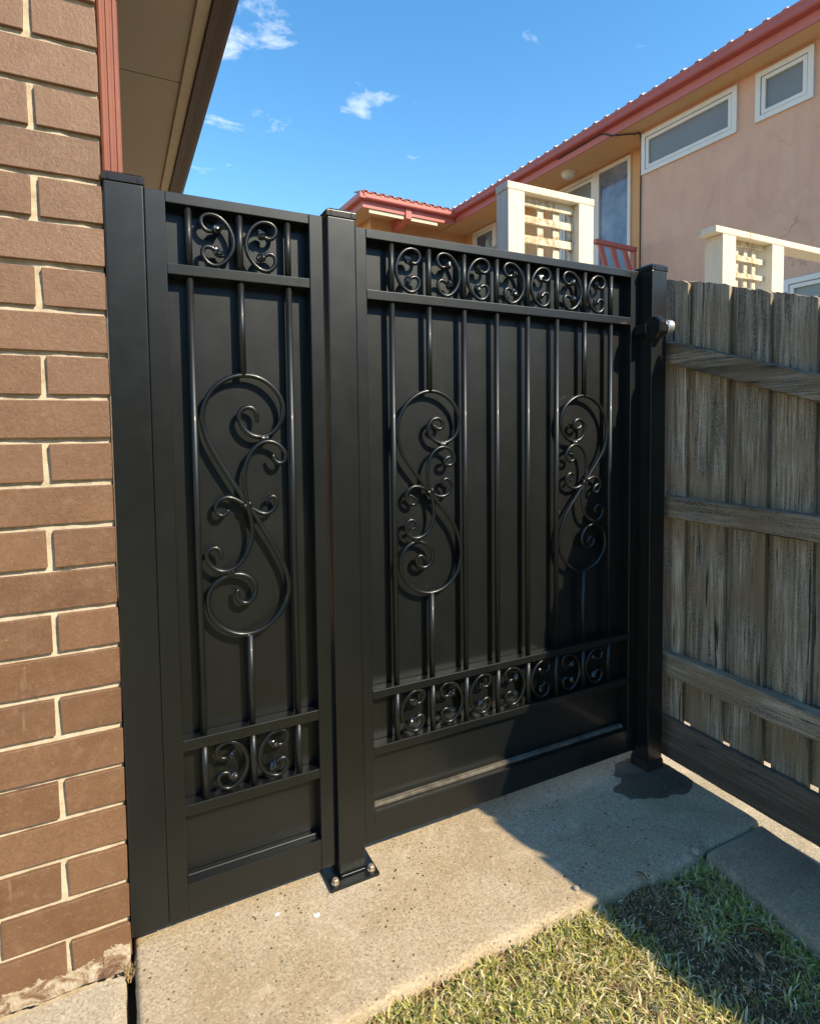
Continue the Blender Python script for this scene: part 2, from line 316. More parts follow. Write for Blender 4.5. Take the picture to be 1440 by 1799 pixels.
def box(name, x0, x1, y0, y1, z0, z1, material, parent=None, bev=0.0015, seg=2):
    c = Vector(((x0 + x1) / 2, (y0 + y1) / 2, z0)); V, F = boxVF(x0 - c.x, x1 - c.x, y0 - c.y, y1 - c.y, 0, z1 - z0)
    return link(name, bevel_mesh(V, F, bev, seg, name), material, parent, c)
def hull(name, V, F, material, parent=None, bev=0.0, seg=1):
    V = [Vector(v) for v in V]; c = Vector((sum(v.x for v in V) / len(V), sum(v.y for v in V) / len(V), min(v.z for v in V)))
    return link(name, bevel_mesh([v - c for v in V], F, bev, seg, name), material, parent, c)
BF = boxVF(0, 1, 0, 1, 0, 1)[1]
def catmull(P, n=4):
    P = [Vector(p) for p in P]; out = []
    for i in range(len(P) - 1):
        a = P[i - 1] if i else P[0] * 2 - P[1]; b = P[i]; c = P[i + 1]; d = P[i + 2] if i + 2 < len(P) else P[-1] * 2 - P[-2]
        for k in range(n):
            t = k / n
            out.append(0.5 * ((2 * b) + (c - a) * t + (2 * a - 5 * b + 4 * c - d) * t * t + (3 * b - a - 3 * c + d) * t ** 3))
    out.append(P[-1]); return out
def smooth_pts(P, it=2):
    P = [Vector(p) for p in P]
    for _ in range(it):
        P = [P[0]] + [(P[i - 1] + 2 * P[i] + P[i + 1]) / 4 for i in range(1, len(P) - 1)] + [P[-1]]
    return P
def tubeVF(P, r, sides=8, taper=0.0):
    P = [Vector(p) for p in P]; V = []; F = []; n = len(P); ref = Vector((0, 1, 0))
    for i, p in enumerate(P):
        t = (P[min(i + 1, n - 1)] - P[max(i - 1, 0)]).normalized()
        rf = ref if abs(t.dot(ref)) < 0.95 else Vector((1, 0, 0))
        a = t.cross(rf).normalized(); b = a.cross(t).normalized()
        rr = r
        if taper and (i < 4 or i > n - 5): rr = r * (1 - taper * (1 - min(i, n - 1 - i) / 4))
        for k in range(sides):
            w = 2 * math.pi * k / sides; V.append(p + a * math.cos(w) * rr + b * math.sin(w) * rr)
    for i in range(n - 1):
        for k in range(sides):
            k2 = (k + 1) % sides; F.append((i * sides + k, i * sides + k2, (i + 1) * sides + k2, (i + 1) * sides + k))
    F.append(tuple(range(sides))[::-1]); F.append(tuple((n - 1) * sides + k for k in range(sides)))
    return V, F
def tube(name, P, r, material, parent=None, sides=8, taper=0.0):
    V, F = tubeVF(P, r, sides, taper); return part(name, V, F, material, parent, True)
def fbm(x, y, z=0.0, oct=4): return noise.fractal(Vector((x, y, z)), 1.0, 2.0, oct)

# ------------------------------------------------------------------ ground
GZ = -0.030
def sheet(name, x0, x1, y0, y1, z, material, nx=1, ny=1, amp=0.0, fr=3.0):
    V = []; F = []
    for j in range(ny + 1):
        for i in range(nx + 1):
            x = x0 + (x1 - x0) * i / nx; y = y0 + (y1 - y0) * j / ny
            V.append((x, y, z + (amp * fbm(x * fr, y * fr) if amp else 0)))
    for j in range(ny):
        for i in range(nx): a = j * (nx + 1) + i; F.append((a, a + 1, a + nx + 2, a + nx + 1))
    return part(name, V, F, material, None, True, org=(0, 0, 0))
tag(sheet('ground', -400, 400, -400, 400, -0.115, SOIL), kind='structure')
tag(sheet('lawn_soil', -3.5, 1.62, -7.0, -0.30, -0.062, SOIL, 150, 170, 0.012, 5.0), kind='structure')
tag(sheet('far_lawn', -12, 1.60, -26, -4.0, -0.045, LAWNFAR, 40, 60, 0.012, 1.0), kind='structure')
tag(sheet('neighbour_yard', 1.604, 14, -8, 14, -0.056, PALE), kind='structure')

# front edge of the path: (x, y)
EDGE = [(0.006, -0.345), (0.16, -0.342), (0.325, -0.345), (0.476, -0.340), (0.62, -0.334), (0.729, -0.336), (0.86, -0.342), (1.007, -0.350), (1.16, -0.352), (1.309, -0.359), (1.47, -0.356), (1.605, -0.352)]
def edge_y(x):
    for (a, b), (c, d) in zip(EDGE, EDGE[1:]):
        if x <= c: return b + (d - b) * (x - a) / (c - a)
    return EDGE[-1][1]
def slab(name, xs, front, back, top, thick, material, rough=0.006, side='y'):
    """slab with a worn, rounded, chipped front edge lofted along x"""
    V = []; F = []; prof = None
    for x in xs:
        yf = front(x) + rough * 1.4 * fbm(x * 9, 1.7) + rough * 0.8 * fbm(x * 40, 4.1); w = 0.010 + 0.007 * abs(fbm(x * 23, 7.7))
        z = top + 0.0012 * fbm(x * 4, 0.3)
        row = [(x, back, top), (x, yf + 0.30 * (back - yf), top), (x, yf + 3.2 * w, z), (x, yf + 1.4 * w, z - 0.0015), (x, yf + 0.45 * w, z - 0.30 * w), (x, yf + 0.08 * w, z - 0.9 * w), (x, yf, z - 2.0 * w), (x, yf + 0.004, top - thick)]
        V += row; prof = len(row)
    for i in range(len(xs) - 1):
        for k in range(prof - 1): a = i * prof + k; F.append((a, a + 1, a + prof + 1, a + prof))
    n = len(xs)
    F.append(tuple(range(prof))[::-1]); F.append(tuple((n - 1) * prof + k for k in range(prof)))
    return part(name, V, F, material, None, True, org=(0, 0, 0))
xs = [0.004 + (1.600 - 0.004) * i / 190 for i in range(191)]
tag(slab('concrete_path', xs, edge_y, 7.0, GZ, 0.09, CONC), kind='structure')
# left end face of the path, rough and rounded
V = []; F = []
for j in range(60):
    y = -0.338 + j * 0.007; e = 0.004 * fbm(y * 30, 2.2); 
    V += [(0.012, y, GZ - 0.0005), (0.004 + e, y, GZ - 0.004), (-0.001 + e, y, GZ - 0.014), (0.0005 + e, y, GZ - 0.085)]
for j in range(59):
    for k in range(3): a = j * 4 + k; F.append((a, a + 4, a + 5, a + 1))
tag(part('path_edge', V, F, CONC, None, True, org=(0, 0, 0)), kind='structure')
# grey kerb slab beside the fence, running towards the viewer, with a left worn edge
V = []; F = []; NJ = 120
for j in range(NJ + 1):
    y = -0.369 - 2.6 * j / NJ; s = (-0.369 - y); xl = 1.352 - 0.105 * s + 0.005 * fbm(y * 9, 3) + 0.004 * fbm(y * 40, 1); xr = 1.590 - 0.10 * s + 0.003 * fbm(y * 14, 5)
    z = GZ + 0.004 - 0.004 * s; cr = 0.006 if j else 0.016
    V += [(xr + 0.002, y, z - 0.085), (xr, y, z - 0.008), (xr - 0.008, y, z - cr * 0.3), ((xl + xr) / 2, y, z - (0 if j else 0.006)), (xl + 0.014, y, z - cr * 0.3), (xl + 0.003, y, z - 0.010), (xl - 0.004, y, z - 0.028), (xl - 0.004, y, z - 0.09)]
for j in range(NJ):
    for k in range(7): a = j * 8 + k; F.append((a, a + 1, a + 9, a + 8))
F.append(tuple(range(8))); 
tag(part('kerb_slab', V, F, CONC2, None, True, org=(0, 0, 0)), kind='structure')
# pale slab in front of the brick wall
V = []; F = []
ys = [-0.030 - 3.5 * (j / 70) ** 1.5 for j in range(71)]
for j, y in enumerate(ys):
    e = 0.004 * fbm(y * 20, 9.2) + 0.003 * fbm(y * 70, 4); z = GZ - 0.012
    V += [(-3.4, y, z), (-0.05, y, z), (-0.026 + e, y, z - 0.0005), (-0.019 + e, y, z - 0.006), (-0.017 + e, y, z - 0.08)]
for j in range(70):
    for k in range(4): a = j * 5 + k; F.append((a, a + 5, a + 6, a + 1))
tag(part('front_slab', V, F, PALE, None, True, org=(0, 0, 0)), kind='structure')

# ------------------------------------------------------------------ brick house
house = thing('brick_house', 'brown brick house at the left with beige soffit and dark gutter', 'house', (-0.0062, 0.0, GZ))
WX = -0.0062; BY = 0.004
V = []; F = []
zs_ = [GZ - 0.06 + (2.30 - GZ + 0.06) * i / 260 for i in range(261)]; xs_ = [WX - 0.002 - 1.5 * i / 90 for i in range(91)]
for z in zs_:
    for x in xs_: V.append((x, BY + 0.0092 + 0.0030 * fbm(x * 22, z * 22, 0.5) + 0.0016 * fbm(x * 80, z * 80, 3), z))
for j in range(260):
    for i in range(90): a = j * 91 + i; F.append((a, a + 91, a + 92, a + 1))
wall = part('wall', V, F, MORTAR, house, True, org=(WX, BY, GZ))
sidew = hull('side_wall', [(WX - 1.5, 0.03, GZ - .06), (WX - 0.001, 0.03, GZ - .06), (WX - 0.001, 7, GZ - .06), (WX - 1.5, 7, GZ - .06), (WX - 1.5, 0.03, 2.3), (WX - 0.001, 0.03, 2.3), (WX - 0.001, 7, 2.3), (WX - 1.5, 7, 2.3)], BF, SIDEB, house)
def brick_mesh(L, seed):
    H = 0.0735; D = 0.09; rs = random.Random(seed)
    bm = bmesh.new(); V, F = boxVF(-L / 2, L / 2, 0, D, 0, H); vv = [bm.verts.new(v) for v in V]
    for f in F: bm.faces.new([vv[i] for i in f])
    for v in vv: v.co += Vector((rs.uniform(-.0012, .0012), rs.uniform(-.0006, .0006), rs.uniform(-.001, .001)))
    bmesh.ops.bevel(bm, geom=list(bm.edges), offset=0.0015, segments=2, profile=0.5, affect='EDGES')
    me = bpy.data.meshes.new('brick'); bm.to_mesh(me); bm.free(); me.materials.append(BRICK)
    me.polygons.foreach_set('use_smooth', [False] * len(me.polygons)); return me
FULL = [brick_mesh(0.2295, s) for s in range(5)]; HALF = [brick_mesh(0.1095, 20 + s) for s in range(5)]
rb = random.Random(3)
for n in range(-5, 23):
    zb = 1.857 - 0.086 * n + 0.002
    x = WX + rb.uniform(-0.0012, 0.0012); first = True
    while x > -1.45:
        half = first and n % 2 == 0; L = 0.1095 if half else 0.2295
        me = rb.choice(HALF if half else FULL)
        o = link('brick', me, None, wall, (x - L / 2, BY + rb.uniform(-0.0012, 0.0012), zb + rb.uniform(-0.0008, 0.0008)))
        o.rotation_euler = (0, R_(rb.uniform(-0.12, 0.12)), R_(rb.uniform(-0.25, 0.25)))
        x -= L + 0.0118 + rb.uniform(-0.002, 0.002); first = False
# crumbling render foot along the base of the wall
V = []; F = []; nx = 420
for i in range(nx + 1):
    x = -1.4 + (1.4 - 0.008) * i / nx
    h = 0.030 + 0.010 * fbm(x * 11, 1.1) + 0.010 * fbm(x * 45, 2.2) + (0.016 if x > -0.06 else 0) ; dpt = 0.020 + 0.006 * fbm(x * 9, 5.5)
    for k in range(9):
        a = k / 8; y = BY + 0.001 - dpt * a ** 2.2; z = GZ - 0.015 + max(0.004, h) * (1 - a ** 1.3)
        nz = 0.0035 * fbm(x * 70, a * 5, 3.3); V.append((x, y - abs(nz) * 0.8, z + nz))
for i in range(nx):
    for k in range(8): a = i * 9 + k; F.append((a, a + 1, a + 10, a + 9))
part('footing', V, F, RENDER_, house, False, org=(-0.7, BY, GZ))
# eaves: soffit sheets, bead, fascia, gutter, roof
YF = -0.30; ZS = 2.30
for (a, b) in ((YF + 0.075, 0.86), (0.866, 2.66), (2.666, 4.46), (4.466, 7.0)):
    box('soffit', 0.0, 0.246, a, b, ZS, ZS + 0.008, SOFFITL, house, 0.0008, 1)
for (a, b) in ((-1.5, -0.3), (-0.294, -0.002)): box('soffit', a, b, YF + 0.075, -0.002 + 0.0, ZS, ZS + 0.008, SOFFITL, house, 0.0008, 1)
box('cover_strip', 0.247, 0.284, YF + 0.04, 7.0, ZS - 0.010, ZS + 0.012, BEAD, house, 0.002, 1)
box('fascia', 0.285, 0.306, YF + 0.02, 7.0, ZS - 0.020, ZS + 0.16, BROWN, house, 0.002)
box('fascia', -1.5, 0.284, YF + 0.05, YF + 0.07, ZS - 0.020, ZS + 0.16, BROWN, house, 0.002)
def gutter(name, prof, y0, y1, material, parent, axis='y', flip=1):
    V = []; F = []; n = len(prof)
    for y in (y0, y1):
        for (a, b) in prof: V.append((a, y, b) if axis == 'y' else (y, a, b))
    for k in range(n): k2 = (k + 1) % n; F.append((k, k2, n + k2, n + k))
    F.append(tuple(range(n))[::-1]); F.append(tuple(range(n, 2 * n)))
    return hull(name, V, F, material, parent, 0.002)
gp = [(0.308, ZS + 0.005), (0.345, ZS + 0.002), (0.358, ZS + 0.014), (0.362, ZS + 0.09), (0.356, ZS + 0.10), (0.308, ZS + 0.10)]
gutter('gutter', gp, YF, 7.0, BROWN, house)
gpf = [(YF + 0.048, ZS + 0.005), (YF + 0.012, ZS + 0.002), (YF - 0.001, ZS + 0.014), (YF - 0.005, ZS + 0.09), (YF + 0.001, ZS + 0.10), (YF + 0.048, ZS + 0.10)]
gutter('gutter', gpf, -1.5, 0.306, BROWN, house, 'x')
hull('roof', [(0.34, YF + .02, ZS + .13), (0.34, 7, ZS + .13), (-1.5, 7, ZS + .9), (-1.5, 1.6, ZS + .9), (-1.5, YF + .02, ZS + .13), (0.34, YF + .02, ZS + .15), (0.34, 7, ZS + .15), (-1.5, 7, ZS + .95), (-1.5, 1.6, ZS + .95), (-1.5, YF + .02, ZS + .15)],
     [(4, 3, 0), (0, 3, 2, 1), (5, 8, 9), (5, 6, 7, 8), (0, 1, 6, 5), (0, 5, 9, 4), (1, 2, 7, 6), (2, 3, 8, 7), (3, 4, 9, 8)], TILE, house)
# ribbed rectangular downpipe on the side wall
pr = [(-0.003, 0.075), (-0.003, 0.052), (0.001, 0.049), (0.006, 0.049), (0.008, 0.0515), (0.011, 0.0515), (0.013, 0.049), (0.019, 0.049), (0.021, 0.0515), (0.024, 0.0515), (0.026, 0.049), (0.0315, 0.049), (0.0345, 0.052), (0.0345, 0.135), (-0.003, 0.135)]
V = [(a, b, z) for z in (GZ + .05, ZS - .001) for a, b in pr]; n = len(pr)
F = [(k, (k + 1) % n, n + (k + 1) % n, n + k) for k in range(n)] + [tuple(range(n))[::-1], tuple(range(n, 2 * n))]
hull('downpipe', V, F, PIPE, house)

# ------------------------------------------------------------------ posts
def post_cap(x0, x1, y0, y1, z, parent):
    e = 0.0022; x0 -= e; x1 += e; y0 -= e; y1 += e
    V = []; F = []
    lv = [(0, 0), (0, 0.0145), (0.004, 0.0185), (0.022, 0.0265)]
    for (i, h) in lv: V += [(x0 + i, y0 + i, z + h), (x1 - i, y0 + i, z + h), (x1 - i, y1 - i, z + h), (x0 + i, y1 - i, z + h)]
    F.append((3, 2, 1, 0))
    for k in range(len(lv) - 1):
        for j in range(4): a = k * 4 + j; b = k * 4 + (j + 1) % 4; F.append((a, b, b + 4, a + 4))
    F.append((12, 13, 14, 15))
    c = hull('cap', V, F, CAP, parent, 0.0012, 2)
    for j in range(2):            # raised lugs on the rim
        xa = x0 + 0.010 if j == 0 else x1 - 0.014
        box('cap_lug', xa, xa + 0.004, y0 - 0.0014, y0 + 0.002, z + 0.003, z + 0.0135, CAP, c, 0.0005, 1)
    return c
def tube_post(label, x0, x1, y0, y1, z0, z1):
    t_ = thing('gate_post', label, 'post', ((x0 + x1) / 2, (y0 + y1) / 2, z0), group='black steel posts')
    box('shaft', x0, x1, y0, y1, z0, z1, MET, t_, 0.0030, 3); post_cap(x0, x1, y0, y1, z1, t_); return t_
p1 = tube_post('black steel post fixed against the brown brick wall', -0.0042, 0.0702, -0.002, 0.063, 0.0064, 1.6024)
p2 = tube_post('black steel post between fixed panel and gate, bolted to the concrete', 0.4636, 0.5345, -0.009, 0.056, GZ + 0.008, 1.6000)
p3 = tube_post('black steel latch post beside the grey timber fence, set in damp grout', 1.5065, 1.5720, -0.0445, 0.021, GZ - 0.02, 1.5835)
# base plate and bolts of the middle post
V = []; F = []
pl_ = box('base_plate', 0.4310, 0.5600, -0.041, 0.088, GZ, GZ + 0.008, MET, p2, 0.0025, 2)
V = []
for k in range(13): 
    V.append((0.4640 + 0.0058 * k, -0.0120 - 0.0012 * (k % 2), GZ + 0.011))
tube('weld', V, 0.0028, IRON, pl_, 6)
for (bx_, by_) in ((0.448, -0.0215), (0.5445, -0.020), (0.448, 0.070), (0.5445, 0.070)):
    V = []; F = []
    for z, r_, hexa in ((GZ + 0.008, 0.0105, 0), (GZ + 0.010, 0.0105, 0), (GZ + 0.010, 0.0078, 1), (GZ + 0.0175, 0.0078, 1), (GZ + 0.0190, 0.0064, 1)):
        for k in range(12):
            a = 2 * math.pi * k / 12; rr = r_ * (1.0 if not hexa else (1.0 if k % 2 == 0 else 0.90)); V.append((bx_ + math.cos(a) * rr, by_ + math.sin(a) * rr, z))
    for q in range(4):
        for k in range(12): k2 = (k + 1) % 12; F.append((q * 12 + k, q * 12 + k2, q * 12 + 12 + k2, q * 12 + 12 + k))
    F.append(tuple(48 + k for k in range(12))); part('bolt', V, F, ZINC, pl_)
# gate latch on the right post: octagonal body lying along x, steel key cylinder at the right end
def octo(name, x0, x1, cy, cz, ry, rz, material, parent, n=8, bev=0.002, c0=1.0, ph=0.5):
    V = []; F = []
    for x, s in ((x0, c0), (x0 + 0.006, 1.0), (x1 - 0.006, 1.0), (x1, c0)):
        for k in range(n): a = 2 * math.pi * (k + ph) / n; V.append((x, cy + math.cos(a) * ry * s, cz + math.sin(a) * rz * s))
    for q in range(3):
        for k in range(n): k2 = (k + 1) % n; F.append((q * n + k, q * n + k2, q * n + n + k2, q * n + n + k))
    F.append(tuple(range(n))[::-1]); F.append(tuple(3 * n + k for k in range(n)))
    return hull(name, V, F, material, parent, bev, 2)
latch = octo('latch', 1.492, 1.521, -0.058, 1.402, 0.0365, 0.0385, CAP, p3, 8, 0.0015, 0.86)
nk = octo('latch_neck', 1.518, 1.538, -0.0615, 1.403, 0.029, 0.0290, CAP, latch, 16, 0.001, 0.9)
kc = octo('key_cylinder', 1.536, 1.558, -0.0700, 1.404, 0.0195, 0.0205, STEEL, latch, 16, 0.0015, 0.86)
hole = octo('keyhole', 1.5575, 1.5595, -0.0700, 1.404, 0.008, 0.010, CAP, latch, 12, 0.0003, 0.9)
for o_ in (nk, kc, hole):
    o_.rotation_euler = (0, 0, R_(-24)); pv = Vector((1.520, -0.058, 0)); q = Vector((*ORG[o_.name].xy, 0)) - pv
    q.rotate(Euler((0, 0, R_(-24)))); o_.location.x = (pv + q).x - ORG[latch.name].x; o_.location.y = (pv + q).y - ORG[latch.name].y
box('striker', 1.480, 1.4915, -0.045, -0.001, 1.385, 1.415, CAP, latch, 0.002)

# ------------------------------------------------------------------ ironwork shapes (x, z in metres on the gate plane)
L1 = [(0.2922, 1.114), (0.2942, 1.1289), (0.2906, 1.1428), (0.2791, 1.1516), (0.2634, 1.1485), (0.2526, 1.1386), (0.2502, 1.123), (0.2584, 1.1033), (0.2715, 1.0883), (0.289, 1.0792), (0.3109, 1.0799), (0.3313, 1.0907), (0.346, 1.1088), (0.3558, 1.1331), (0.3554, 1.1574), (0.3437, 1.1835), (0.322, 1.207), (0.2946, 1.2211), (0.2635, 1.223), (0.2328, 1.2171), (0.2061, 1.1999), (0.1851, 1.1746), (0.1743, 1.1478), (0.1717, 1.121), (0.1763, 1.0923), (0.1857, 1.0672), (0.2068, 1.026), (0.2302, 0.9859), (0.2561, 0.9449), (0.2682, 0.923), (0.2806, 0.9061), (0.2976, 0.8724), (0.321, 0.8335), (0.3406, 0.7965), (0.3543, 0.7595), (0.3609, 0.7294), (0.3582, 0.7025), (0.346, 0.6749), (0.3247, 0.6489), (0.2997, 0.6321), (0.2713, 0.6244), (0.2476, 0.6244), (0.2225, 0.6326), (0.1981, 0.6508), (0.1818, 0.6733), (0.1732, 0.6984), (0.1729, 0.7202), (0.18, 0.7409), (0.1936, 0.7569), (0.2128, 0.7665), (0.232, 0.7691), (0.2514, 0.7678), (0.2688, 0.7576), (0.2803, 0.7419), (0.2828, 0.7231), (0.2774, 0.7075), (0.2653, 0.697), (0.2515, 0.697), (0.24, 0.7067), (0.2375, 0.7212), (0.2388, 0.7331)]
L2 = [(0.326, 1.0402), (0.3297, 1.0239), (0.3417, 1.0154), (0.3563, 1.023), (0.3598, 1.0373), (0.3509, 1.0538), (0.3348, 1.0684), (0.3157, 1.0727), (0.2986, 1.069), (0.2804, 1.0534), (0.2671, 1.0319), (0.2606, 1.0043), (0.2598, 0.9765), (0.2625, 0.9504), (0.2663, 0.9242), (0.2698, 0.9109), (0.2759, 0.8803), (0.2763, 0.856), (0.2707, 0.8303), (0.2582, 0.8033), (0.2402, 0.7852), (0.2246, 0.779), (0.2035, 0.7755), (0.1887, 0.7852), (0.1762, 0.8024), (0.1711, 0.8167), (0.1751, 0.828), (0.1846, 0.8349), (0.1939, 0.8349), (0.2031, 0.829), (0.2066, 0.8168), (0.2053, 0.8051)]
L3 = [(0.2255, 0.917), (0.2185, 0.9067), (0.2089, 0.9015), (0.1997, 0.9081), (0.1945, 0.9202), (0.1967, 0.9318), (0.2063, 0.9429), (0.2216, 0.9479), (0.2367, 0.943), (0.2519, 0.9321), (0.2663, 0.9242), (0.2779, 0.9164), (0.2944, 0.9031), (0.3104, 0.8994), (0.3268, 0.9068), (0.3364, 0.9225), (0.3358, 0.9379), (0.3257, 0.9447), (0.3154, 0.9402), (0.3111, 0.9283)]
G1 = [(0.755, 1.106), (0.7636, 1.0972), (0.7751, 1.092), (0.7869, 1.1008), (0.7871, 1.116), (0.7726, 1.1261), (0.7553, 1.1248), (0.7408, 1.1111), (0.7377, 1.0936), (0.7461, 1.0735), (0.7632, 1.0581), (0.7865, 1.0552), (0.8101, 1.0624), (0.8313, 1.0826), (0.839, 1.1108), (0.8347, 1.1364), (0.823, 1.1619), (0.7995, 1.1818), (0.7704, 1.1951), (0.7446, 1.1983), (0.7135, 1.1903), (0.6855, 1.1726), (0.6632, 1.1455), (0.6506, 1.1163), (0.6489, 1.0871), (0.6537, 1.0504), (0.667, 1.0207), (0.6942, 0.9876), (0.7219, 0.9538), (0.743, 0.93), (0.7529, 0.9143), (0.7759, 0.8873), (0.8022, 0.8571), (0.823, 0.8269), (0.8378, 0.7889), (0.8421, 0.7543), (0.8372, 0.7206), (0.8217, 0.6909), (0.7944, 0.6681), (0.7617, 0.6543), (0.7297, 0.6547), (0.6984, 0.6667), (0.6707, 0.6893), (0.6545, 0.7189), (0.6508, 0.7469), (0.658, 0.7735), (0.6777, 0.794), (0.6973, 0.8009), (0.7228, 0.7973), (0.7427, 0.7826), (0.7527, 0.7637), (0.751, 0.7459), (0.7392, 0.7292), (0.7219, 0.7236), (0.7049, 0.7332), (0.6981, 0.7466), (0.7053, 0.761), (0.7167, 0.7623), (0.728, 0.7509), (0.7307, 0.7404)]
G2 = [(0.8068, 1.021), (0.7949, 1.0206), (0.7846, 1.0133), (0.7859, 1.0017), (0.7976, 0.9949), (0.8125, 0.9982), (0.8201, 1.0134), (0.8158, 1.029), (0.8011, 1.0447), (0.7835, 1.0501), (0.763, 1.0455), (0.7456, 1.0283), (0.7352, 1.0035), (0.7335, 0.9734), (0.7389, 0.9454), (0.7444, 0.9287), (0.7527, 0.8939), (0.7552, 0.8632), (0.7462, 0.8333), (0.7287, 0.8145), (0.7059, 0.8064), (0.6862, 0.8083), (0.6725, 0.8221), (0.6672, 0.84), (0.6702, 0.8547), (0.6841, 0.8611), (0.698, 0.855), (0.7035, 0.8445), (0.6978, 0.8349), (0.6838, 0.8336)]
G3 = [(0.6822, 0.9235), (0.6961, 0.919), (0.7043, 0.9072), (0.7014, 0.8973), (0.6901, 0.8944), (0.6778, 0.9039), (0.6711, 0.9192), (0.6768, 0.9362), (0.6936, 0.9465), (0.7105, 0.9469), (0.7302, 0.9371), (0.7444, 0.9287), (0.753, 0.9231), (0.7674, 0.9134), (0.7879, 0.9121), (0.8058, 0.9214), (0.8165, 0.9388), (0.8106, 0.9572), (0.7944, 0.9644), (0.7825, 0.9585), (0.7824, 0.9457), (0.7971, 0.936)]
CS = [(0.693, 1.525), (0.6997, 1.5211), (0.7093, 1.5198), (0.7192, 1.5318), (0.7221, 1.5442), (0.7153, 1.5554), (0.6989, 1.5604), (0.6798, 1.5568), (0.6634, 1.5417), (0.6524, 1.519), (0.6495, 1.4998), (0.6545, 1.479), (0.6677, 1.459), (0.6838, 1.4486), (0.6974, 1.4463), (0.7113, 1.4537), (0.7198, 1.469), (0.7185, 1.4834), (0.7089, 1.4896), (0.6979, 1.4873), (0.691, 1.4817)]
CC = (0.6920, 1.5030)              # centre of the small scroll between its two bars
def bud_mesh():
    bm = bmesh.new(); bmesh.ops.create_uvsphere(bm, u_segments=14, v_segments=10, radius=1.0)
    for v in bm.verts:
        a = math.atan2(v.co.y, v.co.x); h = v.co.z
        k = 1 + 0.20 * math.cos(5 * a + 4.0 * h) * math.cos(6.5 * h) * (1 - abs(h)) ** 0.3
        w = (1 - 0.25 * h); v.co = Vector((v.co.x * 0.0098 * k * w, v.co.y * 0.0090 * k * w, h * 0.0140))
    me = bpy.data.meshes.new('bud'); bm.to_mesh(me); bm.free(); me.materials.append(BUDM); return me
BUD = bud_mesh()
cpts = catmull(smooth_pts([(x - CC[0], 0, z - CC[1]) for x, z in CS], 1), 3)
V, F = tubeVF(cpts, 0.0051, 8); CMESH = mesh(V, F, True, 'scroll'); CMESH.materials.append(IRON)
V, F = tubeVF([(-p.x, p.y, p.z) for p in cpts], 0.0051, 8); DMESH = mesh(V, F, True, 'scroll'); DMESH.materials.append(IRON)
YB = 0.0125                        # plane of the bars and scrolls
def c_scroll(parent, x, z, mirrored, k=1.0):
    o = link('scroll', DMESH if mirrored else CMESH, None, parent, (x, YB, z)); s = -1 if mirrored else 1
    o.scale = (k, 1, k)
    for (bx_, bz_, ang) in ((0.6855, 1.5297, 60), (0.6835, 1.4768, 120)):
        b_ = link('bud', BUD, None, o, (x + s * (bx_ - CC[0]), YB, z + bz_ - CC[1])); b_.rotation_euler = (0, s * R_(-ang), R_(random.uniform(0, 90)))
def collar(name, x, z, ang, parent, w=0.008, h=0.010):
    V = []; F = []
    prof = [(-0.009, 0.0075), (-0.009, 0.0100), (-0.0055, 0.0112), (-0.002, 0.0092), (0.002, 0.0092), (0.0055, 0.0112), (0.009, 0.0100), (0.009, 0.0075)]
    ca, sa = math.cos(ang), math.sin(ang)
    for (t_, r_) in prof:
        for k in range(12):
            a = 2 * math.pi * k / 12; u = math.cos(a) * r_ * 0.95; y = math.sin(a) * r_ * 0.75
            V.append((x + t_ * ca - u * sa, YB + y, z + t_ * sa + u * ca))
    n = 12
    for q in range(len(prof) - 1):
        for k in range(n): k2 = (k + 1) % n; F.append((q * n + k, q * n + k2, q * n + n + k2, q * n + n + k))
    return part(name, V, F, IRON, parent, True)
def ornament(parent, pieces, collars, sx=1.0, axis=0.0, welds=()):
    """large S scroll: pieces in gate plane, mirrored about x = axis when sx = -1"""
    fx = (lambda x: x) if sx > 0 else (lambda x: 2 * axis - x)
    yo = (0.0, -0.0035, 0.002)
    main = None
    for i, P in enumerate(pieces):
        pts = catmull(smooth_pts([(fx(x), YB + yo[i], z) for x, z in P], 1), 3)
        V, F = tubeVF(pts, (0.0057, 0.0052, 0.0050)[i] * (1.0 if axis == 0 else 0.92), 10, 0.25)
        o = part('ornament' if i == 0 else 'curl', V, F, IRON, parent if i == 0 else main, True)
        if i == 0: main = o
    for (x, z, a) in collars: collar('collar', fx(x), z, a if sx > 0 else math.pi - a, main)
    for (x, z) in welds: 
        V, F = tubeVF([(fx(x), YB, z - 0.004), (fx(x), YB, z + 0.004)], 0.0062, 10); part('weld', V, F, IRON, main, True)
    return main

